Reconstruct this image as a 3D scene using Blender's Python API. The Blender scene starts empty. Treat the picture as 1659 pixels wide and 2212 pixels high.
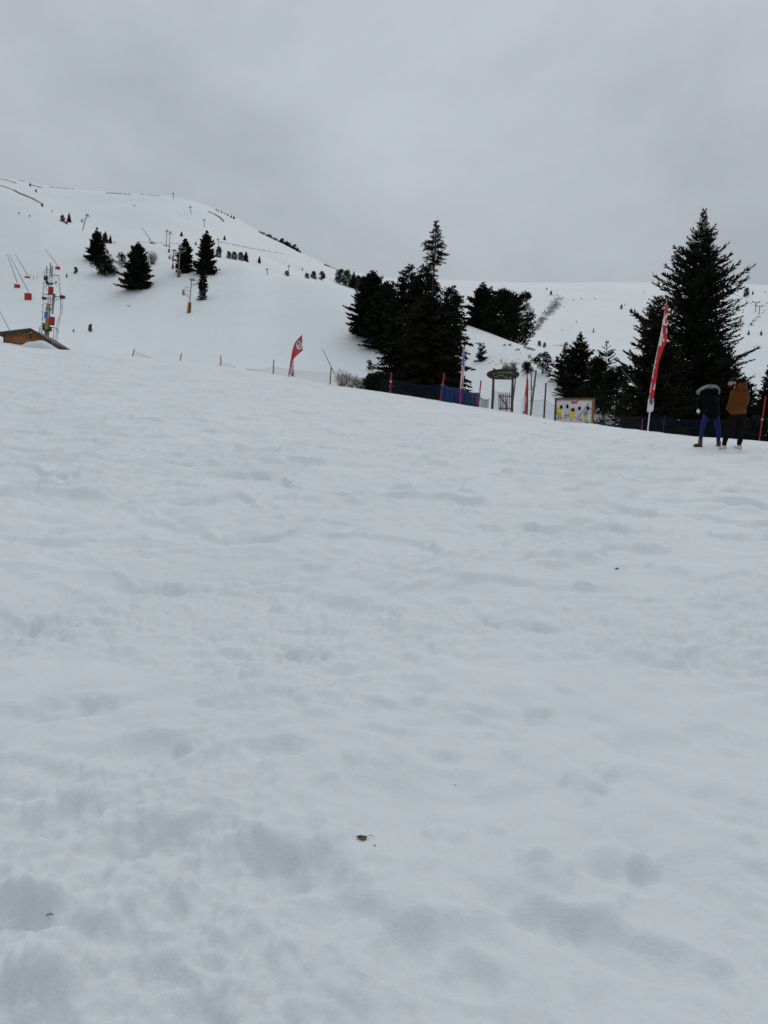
import bpy, math, random
import numpy as np
from mathutils import Vector, Matrix

scene = bpy.context.scene
col = scene.collection

# ------------------------------------------------------------------ camera
CAM_Z = 1.10
PITCH, ROLL = math.radians(-2.0), math.radians(2.8)
cam_data = bpy.data.cameras.new("camera")
cam_data.sensor_fit = 'AUTO'
cam_data.sensor_width = 36.0
cam_data.lens = 27.0
cam_data.clip_start = 0.05
cam_data.clip_end = 20000.0
cam = bpy.data.objects.new("camera", cam_data)
col.objects.link(cam)
CAM_R = Matrix.Rotation(math.pi / 2 + PITCH, 3, 'X') @ Matrix.Rotation(ROLL, 3, 'Z')
cam.matrix_world = Matrix.Translation((0, 0, CAM_Z)) @ CAM_R.to_4x4()
scene.camera = cam

# ------------------------------------------------------------------ sky and sun
SUN_EL, SUN_AZ = math.radians(58), math.radians(20)      # azimuth measured from +Y towards +X
world = bpy.data.worlds.new("World")
scene.world = world
world.use_nodes = True
wn, wl = world.node_tree.nodes, world.node_tree.links
wn.clear()
w_out = wn.new('ShaderNodeOutputWorld')
w_bg = wn.new('ShaderNodeBackground')
w_bg.inputs['Strength'].default_value = 0.10
w_sky = wn.new('ShaderNodeTexSky')
w_sky.sky_type = 'NISHITA'
w_sky.sun_disc = False
w_sky.sun_elevation = SUN_EL
w_sky.sun_rotation = SUN_AZ
w_tc = wn.new('ShaderNodeTexCoord')
w_map = wn.new('ShaderNodeMapping')
w_map.inputs['Scale'].default_value = (1.5, 0.55, 1.9)
w_map.inputs['Rotation'].default_value = (0.2, 0.5, 0.35)
w_n1 = wn.new('ShaderNodeTexNoise')
w_n1.inputs['Scale'].default_value = 2.1
w_n1.inputs['Detail'].default_value = 7.0
w_n1.inputs['Roughness'].default_value = 0.56
w_n1.inputs['Distortion'].default_value = 0.5
w_ramp = wn.new('ShaderNodeValToRGB')
w_ramp.color_ramp.elements[0].position = 0.30
w_ramp.color_ramp.elements[0].color = (3.45, 3.77, 4.10, 1)
w_ramp.color_ramp.elements[1].position = 0.72
w_ramp.color_ramp.elements[1].color = (4.62, 5.00, 5.38, 1)
w_mix = wn.new('ShaderNodeMixRGB')
w_mix.inputs['Fac'].default_value = 0.95
wl.new(w_tc.outputs['Generated'], w_map.inputs['Vector'])
wl.new(w_map.outputs['Vector'], w_n1.inputs['Vector'])
wl.new(w_n1.outputs['Fac'], w_ramp.inputs['Fac'])
wl.new(w_sky.outputs['Color'], w_mix.inputs['Color1'])
w_sep = wn.new('ShaderNodeSeparateXYZ')                  # an overcast sky is brighter towards the zenith
w_up = wn.new('ShaderNodeMapRange')
w_up.inputs['From Min'].default_value = 0.0; w_up.inputs['From Max'].default_value = 1.0
w_up.inputs['To Min'].default_value = 0.74; w_up.inputs['To Max'].default_value = 1.50
w_mul = wn.new('ShaderNodeMixRGB'); w_mul.blend_type = 'MULTIPLY'; w_mul.inputs['Fac'].default_value = 1.0
wl.new(w_tc.outputs['Generated'], w_sep.inputs['Vector'])
wl.new(w_sep.outputs['Z'], w_up.inputs['Value'])
wl.new(w_ramp.outputs['Color'], w_mul.inputs['Color1'])
wl.new(w_up.outputs['Result'], w_mul.inputs['Color2'])
wl.new(w_mul.outputs['Color'], w_mix.inputs['Color2'])
wl.new(w_mix.outputs['Color'], w_bg.inputs['Color'])
wl.new(w_bg.outputs['Background'], w_out.inputs['Surface'])

sun_data = bpy.data.lights.new("sun", 'SUN')
sun_data.energy = 0.5
sun_data.angle = math.radians(38)
sun_data.color = (1.0, 0.97, 0.93)
sun = bpy.data.objects.new("sun", sun_data)
col.objects.link(sun)
sd = Vector((math.sin(SUN_AZ) * math.cos(SUN_EL), math.cos(SUN_AZ) * math.cos(SUN_EL), math.sin(SUN_EL)))
sun.rotation_euler = sd.to_track_quat('Z', 'Y').to_euler()

scene.view_settings.view_transform = 'Standard'
scene.view_settings.look = 'None'
scene.view_settings.exposure = 0.14
scene.view_settings.gamma = 1.0
scene.view_settings.use_curve_mapping = False
scene.cycles.max_bounces = 8
scene.cycles.diffuse_bounces = 4
scene.cycles.use_denoising = True

# ------------------------------------------------------------------ survey helpers
# a sighting (vx, vy) on the 1659 x 2212 view is a bearing; with a distance it becomes a place
F, CX, CY = 1659.0, 829.5, 1106.0
def ray(vx, vy):
    d = CAM_R @ Vector(((vx - CX) / F, -(vy - CY) / F, -1.0))
    return d / d.y
def at(vx, vy, Y):
    d = ray(vx, vy)
    return Vector((d.x * Y, Y, CAM_Z + d.z * Y))
def sight(p):
    q = CAM_R.transposed() @ (Vector(p) - Vector((0, 0, CAM_Z)))
    return (CX + F * q.x / -q.z, CY - F * q.y / -q.z)

def smooth(a, b, x):
    t = np.clip((x - a) / (b - a), 0, 1)
    return t * t * (3 - 2 * t)

def _hash(ix, iy, seed):
    h = (ix.astype(np.int64) * 374761393 + iy.astype(np.int64) * 668265263 + seed * 974634533) & 0xffffffff
    h = ((h ^ (h >> 13)) * 1274126177) & 0xffffffff
    h = (h ^ (h >> 16)) & 0xffff
    return h / 65536.0 * 2 * math.pi
def gnoise(x, y, seed=0):
    ix, iy = np.floor(x), np.floor(y)
    fx, fy = x - ix, y - iy
    ux = fx * fx * fx * (fx * (fx * 6 - 15) + 10)
    uy = fy * fy * fy * (fy * (fy * 6 - 15) + 10)
    def g(ox, oy):
        a = _hash(ix + ox, iy + oy, seed)
        return np.cos(a) * (fx - ox) + np.sin(a) * (fy - oy)
    a = g(0, 0) * (1 - ux) + g(1, 0) * ux
    b = g(0, 1) * (1 - ux) + g(1, 1) * ux
    return (a * (1 - uy) + b * uy) * 1.4

# ------------------------------------------------------------------ terrain
CREST = [(-500, 690, 78), (0, 737, 72), (60, 749, 71), (122, 755, 70), (200, 757, 70), (290, 771, 68), (390, 779, 66), (477, 790, 64), (590, 808, 60),
         (640, 816, 58), (714, 830, 54), (800, 842, 51), (843, 849, 49), (952, 866, 45.5), (1033, 879, 43),
         (1065, 884, 42), (1130, 894, 40), (1200, 908, 37.5), (1285, 916, 34), (1400, 931, 29.5), (1500, 942, 27.3),
         (1640, 953, 25.3), (1900, 975, 22), (2300, 1010, 20)]
KNOLL = [(-500, 300, 290), (0, 402, 262), (90, 442, 250), (150, 482, 240), (240, 525, 225), (330, 527, 218), (400, 541, 212),
         (470, 556, 200), (530, 566, 195), (600, 594, 187), (660, 603, 180), (720, 613, 172), (770, 628, 160), (850, 668, 150),
         (950, 690, 138), (1010, 701, 128), (1060, 719, 118), (1100, 736, 112), (1150, 753, 106), (1180, 765, 101),
         (1210, 783, 96), (1240, 832, 84), (1300, 838, 80), (1345, 846, 78), (1450, 862, 74), (1659, 880, 70), (2300, 900, 70)]
SUMMIT = [(-500, 340, 520), (0, 383, 520), (100, 402, 520), (200, 413, 525), (300, 419, 530), (370, 425, 532), (430, 439, 540),
          (500, 467, 560), (560, 501, 585), (640, 542, 620), (700, 570, 660), (740, 585, 700), (850, 602, 760), (1000, 607, 800),
          (1130, 612, 810), (1290, 610, 825), (1440, 611, 850), (1580, 613, 850), (1659, 617, 850), (2300, 640, 850)]
TH = np.radians(np.arange(-55, 55.001, 0.05))
def curve(pts):
    th, r, z = [], [], []
    for vx, vy, Y in pts:
        p = at(vx, vy, Y)
        th.append(math.atan2(p.x, p.y)); r.append(math.hypot(p.x, p.y)); z.append((p.z - CAM_Z) / math.hypot(p.x, p.y))
    def sm(a, s):
        w = 3 * s; k = np.exp(-0.5 * (np.arange(-w, w + 1) / s) ** 2); k /= k.sum()
        return np.convolve(np.pad(a, w, mode='edge'), k, mode='valid')
    return sm(np.interp(TH, th, r), 70), sm(np.interp(TH, th, z), 5)          # distance, slope of the sight line
rC, mC = curve(CREST)
rK, mK = curve(KNOLL)
rS, mS = curve(SUMMIT)
left_w = 1 - smooth(math.radians(-14), math.radians(6), TH)
zC = CAM_Z + mC * rC
r1 = rC * 0.36; z1 = zC * 0.36 ** 1.28
r2 = rC * 0.70; z2 = zC * 0.70 ** 1.22
rV = rC + (rK - rC) * (0.22 + 0.10 * (1 - left_w)); zV = CAM_Z + mC * rV - (1.0 * left_w + 3.2 * (1 - left_w))
zK = CAM_Z + mK * rK
rW = rK + (rS - rK) * 0.14; zW = CAM_Z + mK * rW - (4.0 + 6.0 * (1 - left_w))
zS = CAM_Z + mS * rS
rB = rS * 1.25; zB = zS - 12
rE = np.full_like(rS, 5200.0); zE = np.full_like(rS, -150.0)
NODES_R = np.array([0 * rC, r1, r2, rC, rV, rK, rW, rS, rB, rE])
NODES_Z = np.array([0 * rC, z1, z2, zC, zV, zK, zW, zS, zB, zE])
def sec(i, j): return (NODES_Z[j] - NODES_Z[i]) / (NODES_R[j] - NODES_R[i])
NODES_M = np.array([0 * rC + 0.02, (sec(0, 1) + sec(1, 2)) / 2, (sec(1, 2) + sec(2, 3)) / 2, mC, 0.45 * sec(4, 5),
                    mK, 0.6 * sec(6, 7), mS * 0.9, 0 * rC - 0.05, 0 * rC - 0.03])

rng = np.random.RandomState(11)
PITS, LUMPS = [], []           # (x, y, angle, half length, half width, depth, rim)  /  (x, y, radius, height, squareness)

def terrain_base(x, y):
    x = np.asarray(x, float); y = np.asarray(y, float)
    r = np.hypot(x, y); th = np.arctan2(x, y)
    thc = np.clip(th, TH[0], TH[-1])
    f = (thc - TH[0]) / (TH[1] - TH[0])
    i = np.clip(f.astype(int), 0, len(TH) - 2); f = f - i
    R = NODES_R[:, i] * (1 - f) + NODES_R[:, i + 1] * f
    Z = NODES_Z[:, i] * (1 - f) + NODES_Z[:, i + 1] * f
    M = NODES_M[:, i] * (1 - f) + NODES_M[:, i + 1] * f
    z = np.zeros_like(r)
    for k in range(len(R) - 1):
        h = R[k + 1] - R[k]
        t = (r - R[k]) / h
        s = (t >= 0) & (t < 1) if k < len(R) - 2 else (t >= 0)
        t = np.clip(t, 0, 1)
        hz = (2 * t**3 - 3 * t**2 + 1) * Z[k] + (t**3 - 2 * t**2 + t) * h * M[k] + (-2 * t**3 + 3 * t**2) * Z[k + 1] + (t**3 - t**2) * h * M[k + 1]
        z = np.where(s, hz, z)
    w = smooth(math.radians(62), math.radians(115), np.abs(th))     # the ground falls away gently behind the viewer
    return z * (1 - w) + (-0.10 * r) * w, R[3], R[5]

def terrain(x, y, fine=True):
    x = np.atleast_1d(np.asarray(x, float)); y = np.atleast_1d(np.asarray(y, float))
    z, rc, rk = terrain_base(x, y)
    r = np.hypot(x, y)
    n = gnoise
    wx = x + 0.12 * n(x * 1.7, y * 1.7, 40); wy = y + 0.12 * n(x * 1.7 + 9, y * 1.7, 41)
    near = 1 - smooth(0.86, 1.0, r / rc) * 0.8
    hollow = np.exp(-(r / 60) ** 2)
    patch = smooth(-0.25, 0.35, n(x * 0.55 + 3, y * 0.55, 12))
    qx = x + 0.35 * n(x * 0.8, y * 0.8, 50) + 0.10 * n(x * 2.9, y * 2.9, 51); qy = y + 0.35 * n(x * 0.8 + 5, y * 0.8, 52) + 0.10 * n(x * 2.9, y * 2.9 + 7, 53)
    d = 0.085 * n(x * 0.33, y * 0.33, 1) + 0.050 * n(wx * 0.9, wy * 0.9, 2)
    d += 0.040 * (np.abs(n(qx * 1.25, qy * 1.25, 3)) * 1.7 - 0.4)                     # heaped clods with creases between them
    d += 0.026 * (np.abs(n(qx * 2.8, qy * 2.8, 14)) * 1.7 - 0.4) * (0.75 + 0.65 * patch)
    st = n(qx * 0.75, qy * 1.15, 15)                                                 # broken crust: shallow hollows with a definite lip
    d -= (0.026 + 0.038 * smooth(3, 11, r)) * smooth(0.14, 0.32, st) - 0.010 * smooth(0.06, 0.16, st) * (1 - smooth(0.16, 0.24, st))
    st2 = n(qx * 1.7 + 31, qy * 2.3, 16)
    d -= 0.023 * smooth(0.18, 0.36, st2) * (0.4 + patch)
    d *= 0.80 + 0.45 * smooth(3, 12, r)
    if fine:
        d += 0.016 * n(wx * 4.7, wy * 4.7, 4) * (0.6 + 0.7 * patch)
        d += 0.0085 * n(wx * 9.1, wy * 9.1, 5) * (0.55 + 0.9 * patch)
        cr = n(x * 13 + 2 * n(x * 5, y * 5, 30), y * 13, 31); d += 0.0075 * np.clip(np.abs(cr) * 2 - .35, -.2, 1) * patch * (1 - smooth(10, 18, r))
        d += 0.0070 * n(x * 21, y * 21, 6) * (0.25 + 1.5 * patch)
        d += 0.0036 * n(x * 43, y * 43, 7) * (0.4 + patch) * (1 - smooth(5, 9, r))
    d *= near * (1 - smooth(60, 140, r))
    far = 0.5 * n(x / 21, y / 21, 8) * smooth(80, 130, r) * (0.3 + 0.7 * smooth(1.05, 1.3, r / rk)) + 2.2 * n(x / 90, y / 90, 9) * smooth(1.1, 1.6, r / rk) * (1 - 0.75 * smooth(400, 520, r))
    for (px, py, a, hl, hw, dep, rim) in PITS:
        R0 = hl * 2.2
        m = (np.abs(x - px) < R0) & (np.abs(y - py) < R0)
        if not m.any(): continue
        dx, dy = x[m] - px, y[m] - py
        u = (dx * math.cos(a) + dy * math.sin(a)) / hl; v = (-dx * math.sin(a) + dy * math.cos(a)) / hw
        q = np.sqrt(u * u + v * v) + 0.22 * n(x[m] * 7 + px, y[m] * 7, 20) + 0.10 * n(x[m] * 19 + px, y[m] * 19, 21)
        d[m] += -dep * (1 - smooth(0.28, 1.15, q)) + rim * np.exp(-((q - 1.22) / 0.22) ** 2) * (0.5 + n(x[m] * 9, y[m] * 9, 22))
    for (px, py, rad, hgt, sq) in LUMPS:
        R0 = rad * 1.9
        m = (np.abs(x - px) < R0) & (np.abs(y - py) < R0)
        if not m.any(): continue
        dx, dy = (x[m] - px) / rad, (y[m] - py) / rad
        q = (np.abs(dx) ** sq + np.abs(dy) ** sq) ** (1 / sq) + 0.30 * n(x[m] / rad * 1.1 + px, y[m] / rad * 1.1, 23)
        d[m] += hgt * np.clip(1 - smooth(0.25, 1.10, q), 0, 1) ** .65
    return z + d + far

def H(x, y): return float(terrain(x, y)[0])
def ground(p, dz=0.0): return Vector((p[0], p[1], H(p[0], p[1]) + dz))
def hit(vx, vy, y0=1.0, y1=1500.0):
    d = ray(vx, vy)
    Y = np.geomspace(y0, y1, 2600)
    g = CAM_Z + d.z * Y - terrain(d.x * Y, Y, fine=False)
    k = np.where((g[:-1] > 0) & (g[1:] <= 0))[0]
    if len(k) == 0:
        k = [int(np.argmin(np.abs(g)))]
    Yh = Y[k[0]]
    return ground((d.x * Yh, Yh))
def stand(vx, vy, Y):                       # a place at distance Y on the bearing of (vx, vy), on the ground even where the crest hides it
    p = at(vx, vy, Y)
    for _ in range(6):
        p.z = H(p.x, Y)
        p.x += (vx - sight(p)[0]) / F * Y
    return ground(p)
def crest(vx, k=0.985):                     # on the crest of the near snowfield
    vy = np.interp(vx, [c[0] for c in CREST], [c[1] for c in CREST])
    Y = np.interp(vx, [c[0] for c in CREST], [c[2] for c in CREST])
    return stand(vx, vy, float(Y) * k)
def top_height(p, vy):                      # height of something that stands at p and reaches up to sight row vy
    vx0, _ = sight(p)
    lo, hi = 0.0, 200.0
    for _ in range(40):
        mid = (lo + hi) / 2
        if sight((p[0], p[1], p[2] + mid))[1] > vy: lo = mid
        else: hi = mid
    return lo

# trodden hollows and clods: the ones the picture shows near by, then a scatter
def pit(vx, vy, hl, hw, dep, a=0.0, rim=0.006):
    p = hit(vx, vy); PITS_NEW.append((p.x, p.y, a, hl, hw, dep * 0.60, rim))
def lump(vx, vy, rad, hgt, sq=2.0):
    p = hit(vx, vy); LUMPS_NEW.append((p.x, p.y, rad, hgt * 0.50, sq))
PITS_NEW, LUMPS_NEW = [], []
pit(125, 1515, .24, .15, .10, 0.1); pit(600, 1612, .13, .09, .06); pit(660, 1420, .26, .13, .07, -0.2); pit(1030, 1535, .34, .13, .07, -0.15)
pit(400, 1845, .46, .13, .075, -0.10); pit(610, 1880, .20, .08, .04, -0.5); pit(1010, 2110, .10, .075, .05, 0.05); pit(780, 1990, .22, .12, .05, -0.5)
pit(1330, 2050, .30, .09, .055, -0.45); pit(1110, 1940, .20, .07, .03, -0.5); pit(1470, 1420, .34, .16, .06, -0.1); pit(1110, 1350, .34, .10, .05, -0.5)
pit(100, 1355, .30, .18, .06); pit(510, 1255, .40, .2, .07); pit(340, 1620, .15, .10, .04); pit(840, 1580, .18, .06, .04, -0.5)
pit(1340, 1880, .10, .10, .05); pit(30, 1985, .14, .07, .07); pit(100, 990, .75, .4, .16); pit(130, 1030, .7, .35, .12); pit(370, 1042, .5, .3, .12)
pit(850, 1020, .6, .3, .10); pit(540, 1165, .4, .2, .08); pit(720, 1310, .3, .2, .06); pit(1380, 1140, .4, .2, .07); pit(980, 1195, .5, .2, .07); pit(300, 1275, .5, .2, .06, 0.1)
lump(400, 1618, .055, .085, 2.0); lump(350, 1635, .05, .03); lump(1262, 1690, .075, .075, 2.6); lump(1240, 1725, .07, .03)
lump(95, 1935, .075, .075, 2.6); lump(30, 1945, .05, .04); lump(105, 2090, .11, .09, 2.4); lump(60, 2160, .09, .06); lump(115, 1890, .05, .035); lump(20, 2010, .06, .05)
lump(860, 1625, .10, .05); lump(950, 1630, .09, .055); lump(690, 1535, .09, .06); lump(650, 1500, .07, .05); lump(720, 1500, .06, .04); lump(210, 1690, .07, .05); lump(170, 1720, .06, .04)
lump(1390, 1875, .05, .06, 2.4); lump(1330, 1850, .09, .05); lump(1180, 1880, .08, .05); lump(700, 1400, .10, .07, 3); lump(640, 1405, .07, .04); lump(560, 1430, .06, .04)
lump(240, 1960, .07, .03); lump(330, 1560, .06, .03); lump(1090, 1590, .09, .05); lump(1170, 1530, .08, .04); lump(760, 1520, .05, .035); lump(980, 1640, .05, .03); lump(500, 1560, .07, .03)
for k in range(110):                          # trodden snow, denser along a few loose tracks
    th = rng.uniform(-0.62, 0.62); r = 2.2 * (24 / 2.2) ** rng.uniform(0, 1) ** 0.8
    s = rng.uniform(0.55, 1.1)
    PITS_NEW.append((r * math.sin(th), r * math.cos(th), rng.uniform(-0.6, 0.6) + (1.57 if rng.rand() < .35 else 0), .19 * s * (1 + r / 40), .11 * s * (1 + r / 60), rng.uniform(.006, .018) * (1 + r / 9), .003))
for t in range(2):
    th0, th1, ra, rb = rng.uniform(-.55, .5), rng.uniform(-.55, .55), rng.uniform(3, 7), rng.uniform(14, 30)
    for k in range(26):
        f = k / 25.0; r = ra + (rb - ra) * f; th = th0 + (th1 - th0) * f + rng.normal(0, .012)
        PITS_NEW.append((r * math.sin(th), r * math.cos(th), 1.4 + rng.normal(0, .2), .18, .09, rng.uniform(.012, .03) * (1 + r / 20), .004))
for k in range(170):
    th = rng.uniform(-0.62, 0.62); r = 1.7 * (9 / 1.7) ** rng.uniform(0, 1)
    rad = rng.uniform(.018, .06) * (1 + r / 12)
    LUMPS_NEW.append((r * math.sin(th), r * math.cos(th), rad, rad * rng.uniform(.12, .38), rng.uniform(2, 2.8)))
PITS, LUMPS = PITS_NEW, LUMPS_NEW

# ------------------------------------------------------------------ materials
def make_mat(name, c, rough=0.8, var=0.12, scale=6.0, bump=0.0, bscale=40.0, metal=0.0, c2=None, stretch=None, spec=0.3):
    m = bpy.data.materials.new(name); m.use_nodes = True
    n, l = m.node_tree.nodes, m.node_tree.links
    bs = n['Principled BSDF']
    bs.inputs['Roughness'].default_value = rough; bs.inputs['Metallic'].default_value = metal
    bs.inputs['Specular IOR Level'].default_value = spec
    tc = n.new('ShaderNodeTexCoord'); mp = n.new('ShaderNodeMapping')
    if stretch: mp.inputs['Scale'].default_value = stretch
    nz = n.new('ShaderNodeTexNoise'); nz.inputs['Scale'].default_value = scale; nz.inputs['Detail'].default_value = 4
    mx = n.new('ShaderNodeMixRGB')
    a = [max(0, v * (1 - var)) for v in c]; b = list(c2) if c2 else [min(1, v * (1 + var)) for v in c]
    mx.inputs['Color1'].default_value = (*a, 1); mx.inputs['Color2'].default_value = (*b, 1)
    l.new(tc.outputs['Object'], mp.inputs['Vector']); l.new(mp.outputs['Vector'], nz.inputs['Vector'])
    rp = n.new('ShaderNodeValToRGB'); rp.color_ramp.elements[0].position = .35; rp.color_ramp.elements[1].position = .65
    l.new(nz.outputs['Fac'], rp.inputs['Fac']); l.new(rp.outputs['Color'], mx.inputs['Fac'])
    l.new(mx.outputs['Color'], bs.inputs['Base Color'])
    if bump:
        nb = n.new('ShaderNodeTexNoise'); nb.inputs['Scale'].default_value = bscale; nb.inputs['Detail'].default_value = 3
        bp = n.new('ShaderNodeBump'); bp.inputs['Strength'].default_value = bump; bp.inputs['Distance'].default_value = 0.02
        l.new(mp.outputs['Vector'], nb.inputs['Vector']); l.new(nb.outputs['Fac'], bp.inputs['Height']); l.new(bp.outputs['Normal'], bs.inputs['Normal'])
    return m

def snow_material(name, near):
    m = bpy.data.materials.new(name); m.use_nodes = True
    n, l = m.node_tree.nodes, m.node_tree.links
    bs = n['Principled BSDF']
    bs.inputs['Roughness'].default_value = 0.62; bs.inputs['Specular IOR Level'].default_value = 0.18
    tc = n.new('ShaderNodeTexCoord')
    nz = n.new('ShaderNodeTexNoise'); nz.inputs['Scale'].default_value = 0.35 if near else 0.02; nz.inputs['Detail'].default_value = 6; nz.inputs['Roughness'].default_value = .65
    rp = n.new('ShaderNodeValToRGB')
    rp.color_ramp.elements[0].position = .30; rp.color_ramp.elements[1].position = .70
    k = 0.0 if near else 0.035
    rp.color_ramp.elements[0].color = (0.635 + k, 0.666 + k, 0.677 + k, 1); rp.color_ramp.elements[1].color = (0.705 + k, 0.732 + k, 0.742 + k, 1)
    l.new(tc.outputs['Object'], nz.inputs['Vector']); l.new(nz.outputs['Fac'], rp.inputs['Fac']); l.new(rp.outputs['Color'], bs.inputs['Base Color'])
    if not near:
        g1 = n.new('ShaderNodeTexNoise'); g1.inputs['Scale'].default_value = 0.22; g1.inputs['Detail'].default_value = 7; g1.inputs['Roughness'].default_value = .62
        bp = n.new('ShaderNodeBump'); bp.inputs['Strength'].default_value = 0.35; bp.inputs['Distance'].default_value = 0.8
        l.new(tc.outputs['Object'], g1.inputs['Vector']); l.new(g1.outputs['Fac'], bp.inputs['Height']); l.new(bp.outputs['Normal'], bs.inputs['Normal'])
    if near:
        bs.inputs['Subsurface Weight'].default_value = 0.4
        bs.inputs['Subsurface Radius'].default_value = (0.8, 1.0, 1.2)
        bs.inputs['Subsurface Scale'].default_value = 0.009
        g1 = n.new('ShaderNodeTexNoise'); g1.inputs['Scale'].default_value = 55; g1.inputs['Detail'].default_value = 4; g1.inputs['Roughness'].default_value = .7
        bp = n.new('ShaderNodeBump'); bp.inputs['Strength'].default_value = 0.6; bp.inputs['Distance'].default_value = 0.008
        l.new(tc.outputs['Object'], g1.inputs['Vector']); l.new(g1.outputs['Fac'], bp.inputs['Height']); l.new(bp.outputs['Normal'], bs.inputs['Normal'])
    return m
M_SNOW = snow_material("trodden_snow", True)
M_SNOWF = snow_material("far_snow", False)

def tag(o, label=None, category=None, group=None, kind=None):
    if label: o['label'] = label
    if category: o['category'] = category
    if group: o['group'] = group
    if kind: o['kind'] = kind
    return o

def mesh_np(name, v, f, mat, smooth_shade=True):
    me = bpy.data.meshes.new(name)
    v = np.asarray(v, np.float32); f = np.asarray(f, np.int32)
    k = f.shape[1]
    me.vertices.add(len(v)); me.vertices.foreach_set('co', v.ravel())
    me.loops.add(f.size); me.loops.foreach_set('vertex_index', f.ravel())
    me.polygons.add(len(f)); me.polygons.foreach_set('loop_start', np.arange(0, f.size, k, dtype=np.int32))
    me.polygons.foreach_set('use_smooth', np.full(len(f), smooth_shade))
    if mat: me.materials.append(mat)
    me.update(); me.validate()
    return me
def link(name, me, parent=None):
    o = bpy.data.objects.new(name, me); col.objects.link(o)
    if parent: o.parent = parent
    return o

# the ground: one sheet of rings round the viewer, cut where the crest and the knoll hide the joints
cols = np.concatenate([np.arange(-180, -37, 3.0), np.arange(-37, 37, 0.125), np.arange(37, 180, 3.0)])
tha = np.radians(cols)
rings = np.concatenate([np.geomspace(0.15, 1.15, 14, endpoint=False), np.geomspace(1.15, 84, 560, endpoint=False), np.geomspace(84, 1150, 190, endpoint=False), np.geomspace(1150, 6500, 22)])
RR, TT = np.meshgrid(rings, tha, indexing='ij')
XX, YY = RR * np.sin(TT), RR * np.cos(TT)
ZZ = terrain(XX.ravel(), YY.ravel())
VV = np.stack([XX.ravel(), YY.ravel(), ZZ], 1)
nr, nc = len(rings), len(cols)
ii, jj = np.meshgrid(np.arange(nr - 1), np.arange(nc), indexing='ij')
a = ii * nc + jj; b = ii * nc + (jj + 1) % nc
QQ = np.stack([a, a + nc, b + nc, b], -1).reshape(-1, 4)
thc = np.clip(TT[:-1, :].ravel(), TH[0], TH[-1])
r_of = RR[:-1, :].ravel()
cut1 = np.interp(thc, TH, rV); cut2 = np.interp(thc, TH, rW)
def ground_piece(name, mask, mat):
    q = QQ[mask]; used, inv = np.unique(q.ravel(), return_inverse=True)
    me = mesh_np(name, VV[used], inv.reshape(-1, 4), mat)
    return tag(link(name, me), kind='structure')
ground_piece('snow_field', r_of < cut1, M_SNOW)
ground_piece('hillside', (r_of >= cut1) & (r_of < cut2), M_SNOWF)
ground_piece('mountain', r_of >= cut2, M_SNOWF)

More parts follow.
